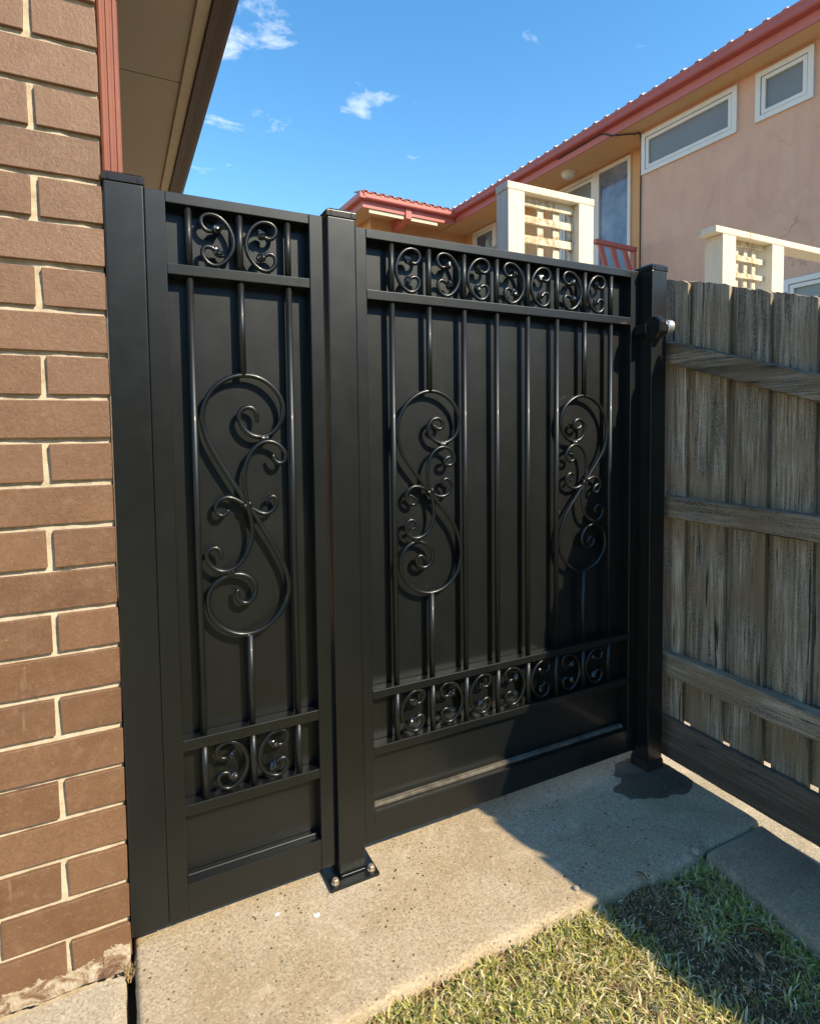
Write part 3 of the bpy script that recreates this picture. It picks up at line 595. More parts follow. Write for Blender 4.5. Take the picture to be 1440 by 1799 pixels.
# ------------------------------------------------------------------ fixed panel and gate
def panel(t_, xl0, xl1, xr0, xr1, zs, bars, orn_bars, flips, lipmat=None):
    """zs: top rail (z0,z1), second, third, fourth, bottom"""
    box('stile', xl0, xl1, 0.0, 0.040, zs[4][0], zs[0][1], MET, t_, 0.0022, 2); box('stile', xr0, xr1, 0.0, 0.040, zs[4][0], zs[0][1], MET, t_, 0.0022, 2)
    for (a, b) in zs: box('rail', xl1 - 0.0004, xr0 + 0.0004, 0.0008, 0.0335, a, b, MET, t_, 0.0018, 2)
    for (a, b), bot in (((zs[1][1], zs[0][0]), 0), ((zs[2][1], zs[1][0]), 0), ((zs[3][1], zs[2][0]), 0), ((zs[4][1], zs[3][0]), 1)):
        nx, nz = 16, 40; V = []; F = []; x0, x1 = xl1 + 0.0003, xr0 - 0.0003; z0, z1 = a - 0.004, b + 0.004
        for j in range(nz + 1):                     # slightly oil-canned sheet
            for i in range(nx + 1):
                x = x0 + (x1 - x0) * i / nx; z = z0 + (z1 - z0) * j / nz; e = math.sin(math.pi * i / nx) * math.sin(math.pi * j / nz)
                V.append((x, 0.0345 + 0.0006 * e * fbm(x * 4, z * 3, 1.0, 2), z))
        nn = nx + 1; m = len(V)
        V += [(v[0], 0.0385, v[2]) for v in list(V)]
        for j in range(nz):
            for i in range(nx): q = j * nn + i; F.append((q, q + 1, q + nn + 1, q + nn)); F.append((m + q, m + q + nn, m + q + nn + 1, m + q + 1))
        part('sheet', V, F, SHEET, t_, True)
        if bot: box('lip', x0 + 0.002, x1 - 0.002, 0.0190, 0.0340, zs[4][1] - 0.001, zs[4][1] + 0.0075, lipmat or MET, t_, 0.001, 1)
    R = 0.0076
    for k, x in enumerate(bars):
        segs = [(zs[1][1], zs[0][0]), (zs[3][1], zs[2][0])]
        if k in orn_bars: lo, hi = orn_bars[k]; segs += [(hi, zs[1][0]), (zs[2][1], lo)]
        else: segs += [(zs[2][1], zs[1][0])]
        for (a, b) in segs: tube('bar', [(x, YB, a - 0.001), (x, YB, b + 0.001)], R, BARM, t_, 14)
    for k, f in enumerate(flips):
        xm = (bars[k] + bars[k + 1]) / 2
        c_scroll(t_, xm, (zs[1][1] + zs[0][0]) / 2, f)
        c_scroll(t_, xm, (zs[3][1] + zs[2][0]) / 2, f)

fx_ = thing('fixed_panel', 'narrow fixed black metal panel with one tall scroll beside the brick wall', 'fence panel', (0.2648, 0.02, 0.0064))
ZL = [(1.5769, 1.6000), (1.4286, 1.4513), (0.3878, 0.4129), (0.2408, 0.2647), (0.0064, 0.0839)]
panel(fx_, 0.0706, 0.1113, 0.4215, 0.4556, ZL, [0.1566, 0.2645, 0.3733], {1: (0.6225, 1.2240)}, [True, False])
ornament(fx_, [L1, L2, L3], [(0.3088, 1.0762, R_(0)), (0.2663, 0.9242, R_(25)), (0.2240, 0.7735, R_(5))], welds=[(0.2655, 1.2245), (0.2605, 0.6215)])
gt = thing('gate', 'wide black metal gate with two scroll ornaments and a row of bars', 'gate', (1.018, 0.02, 0.0311))
ZG = [(1.5648, 1.5876), (1.4169, 1.4408), (0.4066, 0.4277), (0.2587, 0.2806), (0.0311, 0.1081)]
GB = [0.6384, 0.7455, 0.8532, 0.9600, 1.0674, 1.1744, 1.2819, 1.3886]
panel(gt, 0.5368, 0.5663, 1.4651, 1.4992, ZG, GB, {1: (0.6520, 1.1985), 6: (0.6495, 1.1960)}, [False, True] * 3 + [False], DUSTY)
gc = [(0.7825, 1.0527, R_(0)), (0.7444, 0.9287, R_(30)), (0.7020, 0.8040, R_(0))]
ornament(gt, [G1, G2, G3], gc, welds=[(0.7455, 1.1985), (0.7445, 0.6535)], axis=1e-9)
ornament(gt, [[(x, z - 0.003) for x, z in P] for P in (G1, G2, G3)], [(a, b - 0.003, c) for a, b, c in gc], -1.0, (0.7448 + 1.2819) / 2, welds=[(0.7455, 1.1955), (0.7445, 0.6505)])
box('hinge', 0.5350, 0.5364, 0.012, 0.030, 1.30, 1.38, MET, gt, 0.0003, 1)

# ------------------------------------------------------------------ damp grout round the latch post
V = [(1.53, -0.03, GZ + 0.006)]; F = []; NA = 72
for ring, (s, h) in enumerate(((0.55, 0.006), (0.85, 0.0045), (0.96, 0.0028), (1.0, -0.002))):
    for k in range(NA):
        a = 2 * math.pi * k / NA; rr = (0.160 + 0.026 * fbm(math.cos(a) * 1.6, math.sin(a) * 1.6, 5) + 0.007 * fbm(math.cos(a) * 6, math.sin(a) * 6, 2)) * (1.12 if math.sin(a) < 0 else 0.75)
        x = 1.508 + math.cos(a) * rr * 1.0 * s; y = -0.040 + math.sin(a) * rr * 0.72 * s
        V.append((min(x, 1.60), max(y, -0.30), GZ + h + 0.001 * fbm(x * 60, y * 60)))
for k in range(NA): F.append((0, 1 + k, 1 + (k + 1) % NA))
for q in range(3):
    for k in range(NA): k2 = (k + 1) % NA; a = 1 + q * NA; F.append((a + k, a + NA + k, a + NA + k2, a + k2))
tag(part('grout_patch', V, F, GROUT, None, True), 'dark damp grout patch around the foot of the latch post', 'grout')

V = []; F = []
for j in range(7):
    for k in range(32):
        a = k / 32 * 4; sd = int(a); f = a - sd; c4 = [(-1, -1), (1, -1), (1, 1), (-1, 1)]; p, q = c4[sd], c4[(sd + 1) % 4]
        x, y = p[0] + (q[0] - p[0]) * f, p[1] + (q[1] - p[1]) * f; z = GZ - 0.002 + 0.040 * j / 6
        e = 0.0362 - 0.0016 * j / 6 + (0.0014 * fbm(k * 0.9, j * 1.7, 2.0) if j < 6 else -0.0012); V.append((1.53925 + x * e, -0.01175 + y * e, z + 0.004 * fbm(k * 0.7, 3.1)))
for j in range(6):
    for k in range(32): k2 = (k + 1) % 32; F.append((j * 32 + k, j * 32 + k2, j * 32 + 32 + k2, j * 32 + 32 + k))
part('post_foot', V, F, GROUTB, p3, True)
# ------------------------------------------------------------------ paling fence
fence = thing('paling_fence', 'weathered grey timber paling fence with three rails on the right', 'fence', (1.64, -0.9, GZ))
def ftop(y): return 1.578 + 0.318 * (y - 0.01)      # the top falls towards the viewer
rf = random.Random(5)
def paling(y0, y1, x0, zb, parent, lean=0.0, tk=0.013):
    """vertical board with a ragged top"""
    V = []; F = []; n = 9; zt = ftop((y0 + y1) / 2) + rf.uniform(-0.004, 0.004)
    bow = rf.uniform(-0.003, 0.003); cup = rf.uniform(-0.002, 0.002)
    rows = 9
    for s in (0, 1):
        for j in range(rows):
            f = j / (rows - 1)
            for i in range(n):
                g_ = i / (n - 1); z = zb + (zt - zb) * f
                z += (ftop(y0 + (y1 - y0) * g_) - ftop((y0 + y1) / 2)) * f
                if j == rows - 1: z += rf.uniform(-0.0028, 0.0028) + (-0.004 * (abs(g_ - 0.5) * 2) ** 8)
                y = y0 + (y1 - y0) * g_ + lean * f + 0.0012 * fbm(z * 6, y0 * 50 + g_)
                V.append((x0 + s * tk + bow * math.sin(math.pi * f) + cup * (g_ - 0.5) ** 2 * 4, y, z))
    m = rows * n
    for j in range(rows - 1):
        for i in range(n - 1):
            a = j * n + i; F.append((a, a + n, a + n + 1, a + 1)); F.append((m + a, m + a + 1, m + a + n + 1, m + a + n))
    for j in range(rows - 1):
        a = j * n; F.append((a, m + a, m + a + n, a + n)); b = j * n + n - 1; F.append((b, b + n, m + b + n, m + b))
    for i in range(n - 1):
        a = (rows - 1) * n + i; F.append((a, m + a, m + a + 1, a + 1)); F.append((i, i + 1, m + i + 1, m + i))
    return part('paling', V, F, PALING, parent)
edges = [(0.030, -0.064), (-0.096, -0.203), (-0.234, -0.332), (-0.358, -0.458)]
y = -0.486
while y > -3.4:
    w = rf.uniform(0.095, 0.108); edges.append((y, y - w)); y -= w + rf.uniform(0.026, 0.034)
for (a, b) in edges: paling(b, a, 1.6405, 0.100, fence, rf.uniform(-0.006, 0.006))
for (a, b), (c, d) in zip(edges, edges[1:]):
    m_ = (b + c) / 2; paling(m_ - 0.043, m_ + 0.043, 1.6610, 0.1165 + rf.uniform(-0.0015, 0.002), fence, rf.uniform(-0.004, 0.004))
# behind the gate the fence goes on at the same height
y = 0.06
for k in range(7):
    paling(y, y + 0.10, 1.6405, 0.10, fence) if k == 0 else None
    y += 0.13
def rough_beam(name, x0, x1, ya, yb, z_at, h, material, parent, n=46, amp=0.0022):
    V = []; F = []; prof = 8
    for i in range(n + 1):
        y = ya + (yb - ya) * i / n; z = z_at(y)
        pts = [(x0, z + 0.004), (x0, z + h - 0.004), (x0 + 0.005, z + h), (x1 - 0.004, z + h), (x1, z + h - 0.004), (x1, z + 0.004), (x1 - 0.004, z), (x0 + 0.004, z)]
        for k, (x, zz) in enumerate(pts):
            e = amp * fbm(y * 9, k * 3.1, z) + amp * 0.7 * fbm(y * 37, k * 1.7); V.append((x + e * 0.6, y, zz + e))
    for i in range(n):
        for k in range(prof): k2 = (k + 1) % prof; a = i * prof; F.append((a + k, a + k2, a + prof + k2, a + prof + k))
    F.append(tuple(range(prof))); F.append(tuple(n * prof + k for k in range(prof))[::-1])
    return part(name, V, F, material, parent)
rough_beam('rail', 1.600, 1.6385, 0.030, -3.4, lambda y: 1.302 + 0.326 * (y + 0.018), 0.072, RAILW, fence, 120)
rough_beam('rail', 1.600, 1.6385, 0.030, -3.4, lambda y: 0.801 + 0.022 * (y + 0.018), 0.069, RAILW, fence, 120)
rough_beam('rail', 1.600, 1.6385, 0.030, -3.4, lambda y: 0.276 + 0.015 * (y + 0.018), 0.074, RAILW, fence, 120)
rough_beam('plinth', 1.618, 1.6395, 0.030, -3.4, lambda y: -0.014 + 0.012 * (y + 0.018), 0.1375, PLINTHW, fence, 120, 0.0010)
for yy in (0.55, -1.85): box('fence_post', 1.672, 1.745, yy, yy + 0.10, GZ - 0.05, ftop(yy) - 0.06, RAILW, fence, 0.003)

# ------------------------------------------------------------------ trellis screens behind
def trellis(t_, x0, x1, y0, top, beam_x0, beam_x1, rows, cols, bh, pw=0.092, extra=None):
    D = 0.09
    for a in (x0, x1 - pw): box('post', a, a + pw, y0, y0 + D, GZ - 0.02, top - bh - 0.0006, PAINTW, t_, 0.003)
    box('beam', beam_x0, beam_x1, y0 - 0.0012, y0 + D + 0.0012, top - bh, top, PAINTW, t_, 0.004)
    xa, xb = x0 + pw + 0.001, x1 - pw - 0.001
    for (a, b) in rows:
        zz = rf.uniform(-0.002, 0.002)
        V, F = boxVF(xa, xb, y0 + 0.036, y0 + 0.048, b, a); V = [(x, y, z + zz * (1 if x > xa + .05 else -1)) for x, y, z in V]; hull('slat', V, F, LATTW, t_, 0.001)
    zlo = rows[-1][1] - 0.35
    z = rows[-1][1] - 0.058
    while z > 0.9:
        box('slat', xa, xb, y0 + 0.036, y0 + 0.048, z - 0.034, z, LATTW, t_, 0.001, 1); z -= 0.09
    for (a, b) in cols: box('slat', a, b, y0 + 0.0486, y0 + 0.0600, 0.86, rows[0][1] + 0.012, LATTW, t_, 0.001, 1)
tr1 = thing('trellis_screen', 'square cream lattice screen between two posts, standing behind the gate', 'trellis', (1.84, 0.859, GZ), group='cream lattice screens')
trellis(tr1, 1.592, 2.095, 0.814, 2.196, 1.588, 2.099, [(2.156, 2.118), (2.076, 2.042), (1.988, 1.952)], [(1.700, 1.714), (1.794, 1.829), (1.886, 1.925), (1.978, 2.000)], 0.034)
tr2 = thing('trellis_screen', 'cream lattice screen with a long overhanging beam, above the paling fence', 'trellis', (2.6, 0.424, GZ), group='cream lattice screens')
trellis(tr2, 2.4355, 2.884, 0.379, 1.982, 2.386, 5.0, [(1.951, 1.929), (1.887, 1.861), (1.808, 1.785)], [(2.655, 2.680), (2.715, 2.742), (2.590, 2.615)], 0.030)
box('post', 4.88, 4.97, 0.379, 0.469, GZ - 0.02, 1.951, PAINTW, tr2, 0.003)
# lattice along the boundary behind the corner post of the first screen
tr3 = thing('trellis_screen', 'small cream lattice running back along the boundary behind the gate top', 'trellis', (1.60, 1.8, GZ), group='cream lattice screens')
box('post', 1.575, 1.665, 2.9, 2.99, GZ - 0.02, 2.05, PAINTW, tr3, 0.003)
for z in (1.96, 1.87, 1.78, 1.69): box('slat', 1.628, 1.640, 0.906, 2.899, z - 0.034, z, LATTW, tr3, 0.001, 1)
for k in range(20):
    yy = 0.99 + k * 0.098; box('slat', 1.6146, 1.6274, yy, yy + 0.034, 1.2, 2.0 - 0.004 * (k % 3), LATTW, tr3, 0.001, 1)

# ------------------------------------------------------------------ neighbour house: local x runs into the wall, y runs away along it
nb = thing('stucco_house', 'two storey pink stucco house with red gutter and tiled roof', 'house', (6.56, 4.516, GZ), math.atan2(0.052, 0.9986), frame=(0, 0, GZ))
# wall sections: (near section, proud) and (far section behind the corner, set back 0.35)
SZ = 5.135
def wall_holes(name, x, y0, y1, z0, z1, th, holes, material):
    """wall in the plane x with rectangular openings (y0,y1,z0,z1), th thick"""
    ysn = sorted({y0, y1, *[h[0] for h in holes], *[h[1] for h in holes]}); zsn = sorted({z0, z1, *[h[2] for h in holes], *[h[3] for h in holes]})
    V = []; F = []; idx = {}
    def vid(xx, yy, zz):
        k = (round(xx, 4), round(yy, 4), round(zz, 4))
        if k not in idx: idx[k] = len(V); V.append(k)
        return idx[k]
    solid = lambda i, j: 0 <= i < len(ysn) - 1 and 0 <= j < len(zsn) - 1 and not any(h[0] - 1e-6 <= ysn[i] and ysn[i + 1] <= h[1] + 1e-6 and h[2] - 1e-6 <= zsn[j] and zsn[j + 1] <= h[3] + 1e-6 for h in holes)
    for i in range(len(ysn) - 1):
        for j in range(len(zsn) - 1):
            if not solid(i, j): continue
            a, b, c, d = ysn[i], ysn[i + 1], zsn[j], zsn[j + 1]
            F.append((vid(x, a, c), vid(x, a, d), vid(x, b, d), vid(x, b, c))); F.append((vid(x + th, a, c), vid(x + th, b, c), vid(x + th, b, d), vid(x + th, a, d)))
            for (ii, jj, q) in ((i - 1, j, ((a, c), (a, d))), (i + 1, j, ((b, d), (b, c))), (i, j - 1, ((b, c), (a, c))), (i, j + 1, ((a, d), (b, d)))):
                if not solid(ii, jj): (p0, p1) = q; F.append((vid(x, *p0), vid(x + th, *p0), vid(x + th, *p1), vid(x, *p1)))
    return part(name, V, F, material, nb)
W1 = (-1.327, -0.004, 4.545, 5.085); W2 = (-2.147, -1.540, 4.545, 5.085); W3 = (-2.9, -1.885, 1.6, 2.712)
wall_holes('wall', 0.0, -7.0, 0.0, GZ, SZ + 0.2, 0.25, [(W1[0] + .02, W1[1] - .02, W1[2] + .02, W1[3] - .02), (W2[0] + .02, W2[1] - .02, W2[2] + .02, W2[3] - .02), (W3[0] + .02, W3[1] - .02, W3[2] + .02, W3[3] - .02)], STUCCO)
W4 = (0.462, 1.115, 3.2, 5.10); W5 = (1.118, 1.90, 3.2, 5.10); W6 = (3.62, 4.36, 4.2, 5.115)
wall_holes('wall', 0.35, 0.0015, 6.0, GZ, SZ + 0.2, 0.25, [(W4[0] + .02, W5[1] - .02, 3.22, 5.08), (W6[0] + .02, W6[1] - .02, W6[2] + .02, W6[3] - .02)], STUCCO_BOUNCE)
def window(y0, y1, z0, z1, x, pane, fw=0.058, sash=True):
    fr = thing_part = None
    def ring(name, ya, yb, za, zb, w, xa, xb, m, par):
        V = []; F = []
        for xx in (xa, xb):
            V += [(xx, ya, za), (xx, yb, za), (xx, yb, zb), (xx, ya, zb), (xx, ya + w, za + w), (xx, yb - w, za + w), (xx, yb - w, zb - w), (xx, ya + w, zb - w)]
        for k in range(4):
            k2 = (k + 1) % 4; F += [(k, k2, 4 + k2, 4 + k), (8 + k, 12 + k, 12 + k2, 8 + k2), (k, 8 + k, 8 + k2, k2), (4 + k, 4 + k2, 12 + k2, 12 + k)]
        return hull(name, V, F, m, par, 0.002)
    fr = ring('window', y0, y1, z0, z1, fw, x - 0.030, x + 0.06, FRAME, nb)
    if sash:
        ring('seal', y0 + fw - .002, y1 - fw + .002, z0 + fw - .002, z1 - fw + .002, 0.011, x + 0.004, x + 0.05, FRAMED, fr)
        ring('sash', y0 + fw + .007, y1 - fw - .007, z0 + fw + .007, z1 - fw - .007, 0.044, x - 0.020, x + 0.05, FRAME, fr)
        e = fw + 0.05
    else: e = fw - 0.004
    box('pane', x + 0.008, x + 0.016, y0 + e, y1 - e, z0 + e, z1 - e, pane, fr, 0.0, 1)
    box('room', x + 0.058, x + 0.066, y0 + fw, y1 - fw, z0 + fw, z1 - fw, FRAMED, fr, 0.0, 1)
    return fr
window(*W1, 0.0, FROST); window(*W2, 0.0, FROST); window(*W3, 0.0, FROST)
window(*W4, 0.35, GLASS, 0.055, False); window(*W5, 0.35, FROST, 0.055, True); window(*W6, 0.35, GLASS, 0.06)
# soffit, fascia, gutter and roof along the main wall
YE = 4.10                                    # where the wing's fascia crosses
box('soffit', -0.268, 0.0, -7.0, 0.0, SZ, SZ + 0.012, SOFFITP, nb, 0.0, 1)
box('soffit', -0.268, 0.352, 0.0005, 6.0, SZ + 0.0004, SZ + 0.012, SOFFITP, nb, 0.0, 1)
box('fascia', -0.290, -0.2685, -7.0, YE - 0.02, SZ - 0.004, SZ + 0.19, FASCIA, nb, 0.002)
gq = [(-0.2905, SZ + 0.105), (-0.375, SZ + 0.110), (-0.392, SZ + 0.130), (-0.388, SZ + 0.175), (-0.398, SZ + 0.195), (-0.398, SZ + 0.225), (-0.2905, SZ + 0.225)]
gutter('gutter', gq, -7.0, YE - 0.10, GUTTERR, nb)
hull('roof', [(-0.31, -7, SZ + .21), (-0.31, 6, SZ + .21), (3.5, 6, SZ + 1.6), (3.5, -7, SZ + 1.6), (-0.31, -7, SZ + .235), (-0.31, 6, SZ + .235), (3.5, 6, SZ + 1.64), (3.5, -7, SZ + 1.64)], BF, TILE, nb)
def tile_mesh(L=0.36, Wd=0.19, k_=1.0):
    V = []; F = []; prof = [(0, 0), (0.32, 0.0), (0.38, 0.034 * k_), (0.5, 0.040 * k_), (0.62, 0.034 * k_), (0.68, 0.0), (1, 0)]; n = len(prof)
    for (x, up_) in ((0, 0), (L, L * 0.36)):
        for (a, h) in prof: V.append((x, a * Wd, h + up_ + 0.012))
        for (a, h) in prof: V.append((x, a * Wd, h + up_ - 0.004))
    for k in range(n - 1): F += [(k, k + 1, 2 * n + k + 1, 2 * n + k), (n + k, 3 * n + k, 3 * n + k + 1, n + k + 1), (k, n + k, n + k + 1, k + 1), (2 * n + k, 2 * n + k + 1, 3 * n + k + 1, 3 * n + k)]
    F += [(0, 2 * n, 3 * n, n), (n - 1, 2 * n - 1, 4 * n - 1, 3 * n - 1)]
    me = mesh(V, F, False, 'tile'); return me
TM = tile_mesh(k_=0.85); TM.materials.append(TILE_GLINT)
for k in range(57):
    o = link('tile', TM, None, nb, (-0.385, -7.0 + k * 0.195, SZ + 0.214 + 0.004 * math.sin(k * 1.7)))
# wing: its front faces the viewer, fascia at y = YE
WX0, WX1 = -2.255, -0.02
box('wing_wall', -1.85, 0.349, YE + 0.52, YE + 0.75, GZ, SZ + 0.1, STUCCO_BOUNCE, nb, 0.0, 1)
box('wing_wall', -1.85, -1.62, YE + 0.751, YE + 5.0, GZ, SZ + 0.1, STUCCO_BOUNCE, nb, 0.0, 1)
box('wing_soffit', WX0 + 0.02, -0.2690, YE + 0.022, YE + 0.519, SZ + 0.02, SZ + 0.03, SOFFITP, nb, 0.0, 1)
box('wing_soffit', WX0 + 0.02, -1.851, YE + 0.52, YE + 5.0, SZ + 0.02, SZ + 0.03, SOFFITP, nb, 0.0, 1)
box('fascia', WX0, -0.2910, YE, YE + 0.021, SZ - 0.035, SZ + 0.16, FASCIA, nb, 0.002)
box('fascia', WX0, WX0 + 0.0195, YE + 0.0215, YE + 5.0, SZ - 0.035, SZ + 0.16, FASCIA, nb, 0.002)
gw = [(YE - 0.0005, SZ + 0.085), (YE - 0.085, SZ + 0.09), (YE - 0.10, SZ + 0.11), (YE - 0.10, SZ + 0.19), (YE - 0.0005, SZ + 0.19)]
gutter('gutter', gw, WX0 - 0.05, -0.30, FASCIA, nb, 'x')
gw2 = [(WX0 - 0.0005, SZ + 0.085), (WX0 - 0.085, SZ + 0.09), (WX0 - 0.10, SZ + 0.11), (WX0 - 0.10, SZ + 0.19), (WX0 - 0.0005, SZ + 0.19)]
gutter('gutter', gw2, YE - 0.10, YE + 5.0, FASCIA, nb)
for (a, b) in ((-2.12, -1.40), (-1.26, -0.67)): box('trim_board', a, b, YE + 0.024, YE + 0.045, SZ - 0.105, SZ - 0.012, BEAD, nb, 0.002)
V = [(-1.392, YE - 0.03, SZ - 0.10), (-1.272, YE - 0.03, SZ - 0.10), (-1.272, YE + 0.50, SZ - 0.19), (-1.392, YE + 0.50, SZ - 0.19), (-1.392, YE - 0.03, SZ + 0.084), (-1.272, YE - 0.03, SZ + 0.084), (-1.272, YE + 0.50, SZ - 0.02), (-1.392, YE + 0.50, SZ - 0.02)]
hull('bracket', V, BF, FASCIA, nb, 0.004)
hull('wing_roof', [(WX0 - .06, YE - .06, SZ + .19), (0.1, YE - .06, SZ + .19), (0.6, YE + 2, SZ + .60), (WX0 - .06 + 1.2, YE + 2, SZ + .60), (WX0 - .06, YE + 6, SZ + .19), (0.6, YE + 6, SZ + .60)], [(0, 1, 2, 3), (0, 3, 5, 4), (3, 2, 5), (0, 4, 1), (1, 4, 5, 2)], TILE, nb)
TM2 = tile_mesh(0.34, 0.17); TM2.materials.append(TILE)
for k in range(12):
    o = link('tile', TM2, None, nb, (WX0 - 0.07 + (k + 1) * 0.172, YE - 0.115, SZ + 0.186)); o.rotation_euler = (0, 0, R_(90)); o.scale = (1, 1, 0.8)
# ceiling lamp, cable, balcony end rail
V = []; F = []
for q, (z, r_) in enumerate(((SZ, 0.115), (SZ - 0.02, 0.118), (SZ - 0.022, 0.105), (SZ - 0.06, 0.098), (SZ - 0.085, 0.075), (SZ - 0.098, 0.035))):
    for k in range(24): a = 2 * math.pi * k / 24; V.append((0.02 + math.cos(a) * r_, 1.40 + math.sin(a) * r_, z))
for q in range(5):
    for k in range(24): k2 = (k + 1) % 24; F.append((q * 24 + k, q * 24 + k2, q * 24 + 24 + k2, q * 24 + 24 + k))
F.append(tuple(5 * 24 + k for k in range(24))); part('ceiling_lamp', V, F, LAMPW, nb, True)
tube('cable', catmull([(-0.300, 1.30, SZ + 0.09), (-0.300, 0.8, SZ + 0.095), (-0.297, 0.45, SZ + 0.09), (-0.292, 0.25, SZ - 0.012), (-0.10, 0.06, SZ - 0.03), (-0.016, 0.012, SZ - 0.10), (-0.014, 0.012, 4.2), (-0.014, 0.012, 2.0)], 6), 0.011, CABLE, nb, 6)
bal = box('balcony_rail', -0.80, -0.004, 0.065, 0.135, 3.555, 3.61, FASCIA, nb, 0.003)
box('balcony_floor', -0.85, -0.004, 0.05, 2.9, 2.50, 2.66, FASCIA, nb, 0.004)
for k in range(4):
    x = -0.735 + k * 0.235; V = [(x, 0.085, 3.555), (x + 0.085, 0.085, 3.555), (x + 0.085, 0.115, 3.555), (x, 0.115, 3.555)]
    lo = [(a + 0.36, b, 2.66) for a, b, c in V]; lo = [(min(a, -0.006 - 0.0005 * i), b, c) for i, (a, b, c) in enumerate(lo)] if k == 3 else lo
    if k == 3: continue
    hull('baluster', lo + V, BF, FASCIA, bal, 0.003)
box('balcony_post', -0.045, -0.006, 0.08, 0.12, 2.661, 3.5545, FASCIA, nb, 0.002)

# ------------------------------------------------------------------ grass
def grass(name, N, sampler, hmin, hmax, wmin, wmax, label):
    pts = sampler(N); N = len(pts)
    X = pts[:, 0]; Yv = pts[:, 1]; Zv = pts[:, 2]
    h = rng.uniform(hmin, hmax, N) * pts[:, 3]; w = rng.uniform(wmin, wmax, N); ang = rng.uniform(0, 2 * np.pi, N)
    lean = np.abs(rng.normal(1.0, 0.55, N)); az_ = rng.uniform(0, 2 * np.pi, N)
    dxl = np.cos(az_) * lean; dyl = np.sin(az_) * lean; sx_ = np.cos(ang) * w / 2; sy_ = np.sin(ang) * w / 2
    co = np.zeros((N, 7, 3))
    for i, (f, ww, bend, zz) in enumerate(((0, 1, 0, 0), (0.38, 0.95, 0.22, 0.46), (0.72, 0.7, 0.62, 0.80))):
        for s in (0, 1):
            sg = -1 if s == 0 else 1
            co[:, i * 2 + s, 0] = X + dxl * h * bend + sg * sx_ * ww; co[:, i * 2 + s, 1] = Yv + dyl * h * bend + sg * sy_ * ww; co[:, i * 2 + s, 2] = Zv + h * zz / np.sqrt(1 + 0.6 * lean ** 2)
    co[:, 6, 0] = X + dxl * h * 1.05; co[:, 6, 1] = Yv + dyl * h * 1.05; co[:, 6, 2] = Zv + h * 0.95 / np.sqrt(1 + 1.3 * lean ** 2)
    base = np.arange(N)[:, None] * 7
    q1 = base + np.array([[0, 1, 3, 2]]); q2 = base + np.array([[2, 3, 5, 4]]); t3 = base + np.array([[4, 5, 6]])
    loops = np.concatenate([np.concatenate([q1, q2], 1), t3], 1).ravel()
    me = bpy.data.meshes.new(name); me.vertices.add(N * 7); me.vertices.foreach_set('co', co.ravel().astype(np.float32))
    me.loops.add(N * 11); me.loops.foreach_set('vertex_index', loops.astype(np.int32))
    me.polygons.add(N * 3)
    st = (np.arange(N)[:, None] * 11 + np.array([[0, 4, 8]])).ravel(); me.polygons.foreach_set('loop_start', st.astype(np.int32))
    me.update(calc_edges=True)
    pal = np.array([[0.50, 0.50, 0.15], [0.29, 0.36, 0.085], [0.68, 0.63, 0.28], [0.82, 0.75, 0.50], [0.46, 0.29, 0.15], [0.085, 0.15, 0.03], [0.20, 0.12, 0.07]])
    prob = pts[:, 4]                                # 0 = green, 1 = dry
    u = rng.random(N); ci = np.where(u < 0.34 - 0.2 * prob, 0, np.where(u < 0.52 - 0.40 * prob, 1, np.where(u < 0.74 - 0.32 * prob, 2, np.where(u < 0.88 - 0.06 * prob, 3, np.where(u < 0.96, 4, 5)))))
    litter = prob > 1.5; ci = np.where(litter, np.where(u < 0.55, 4, np.where(u < 0.78, 6, np.where(u < 0.93, 3, 1))), ci)
    c = pal[ci] * rng.uniform(0.75, 1.25, (N, 1)); cc = np.ones((N, 7, 4)); cc[:, :, :3] = c[:, None, :]
    tip = rng.random(N) < 0.3; cc[tip, 6, :3] = [0.5, 0.42, 0.2]
    a = me.color_attributes.new('col', 'FLOAT_COLOR', 'POINT'); a.data.foreach_set('color', cc.ravel().astype(np.float32))
    me.materials.append(GRASS); o = bpy.data.objects.new(name, me); col.objects.link(o)
    return tag(o, label, 'grass', kind='stuff')
def samp(x0, x1, y0, y1, dens_fn):
    def f(N):
        P = np.zeros((N, 5)); k = 0; tries = 0
        while k < N and tries < 12 * N:
            tries += 1; x = x0 + (x1 - x0) * random.random(); y = y0 + (y1 - y0) * random.random()
            d, hs_, dry = dens_fn(x, y)
            if random.random() < d: P[k] = (x, y, -0.062 + 0.012 * fbm(x * 5, y * 5) - 0.003, hs_, dry); k += 1
        return P[:k]
    return f
def dens(x, y):
    ey = edge_y(min(max(x, 0.01), 1.6)) if x > 0.0 else 9
    over = y - ey
    if x > 0.0 and over > 0.004 + 0.016 * fbm(x * 17, 3.3): return (0, 1, 0)
    xl = 1.352 - 0.105 * (-0.369 - y) if y < -0.369 else 1.40
    if x > xl - 0.004: return (0, 1, 0)
    if x < -0.05 and y > -0.5: return (0, 1, 0)
    d = 0.75 + 0.35 * fbm(x * 6, y * 6, 2.0); hs_ = 1.0; dry = 0.45 + 0.75 * fbm(x * 4, y * 4, 7.0) + 0.6 * fbm(x * 16, y * 16, 5.0)
    if fbm(x * 12, y * 12, 11.0) > 0.42: return (0.9, 0.6, 2.0)
    bare = max(0.0, 1.0 - abs((x - (1.12 + 0.16 * (-y - 0.36)))) / 0.20)          # worn soil strip towards the kerb slab
    bare *= 0.75 + 0.8 * fbm(x * 9, y * 9, 4.0); d -= max(0, 0.35 * bare)
    if bare > 0.35 + 0.3 * fbm(x * 21, y * 21, 9.0): return (max(0.1, d), 0.55, 2.0)
    if x > xl - 0.10: dry = 0.1; hs_ = 1.1
    if over > -0.012: d *= 0.7; hs_ = 0.8; dry = 0.6
    return (max(0.03, min(1, d)), hs_, max(0, min(1, dry)))
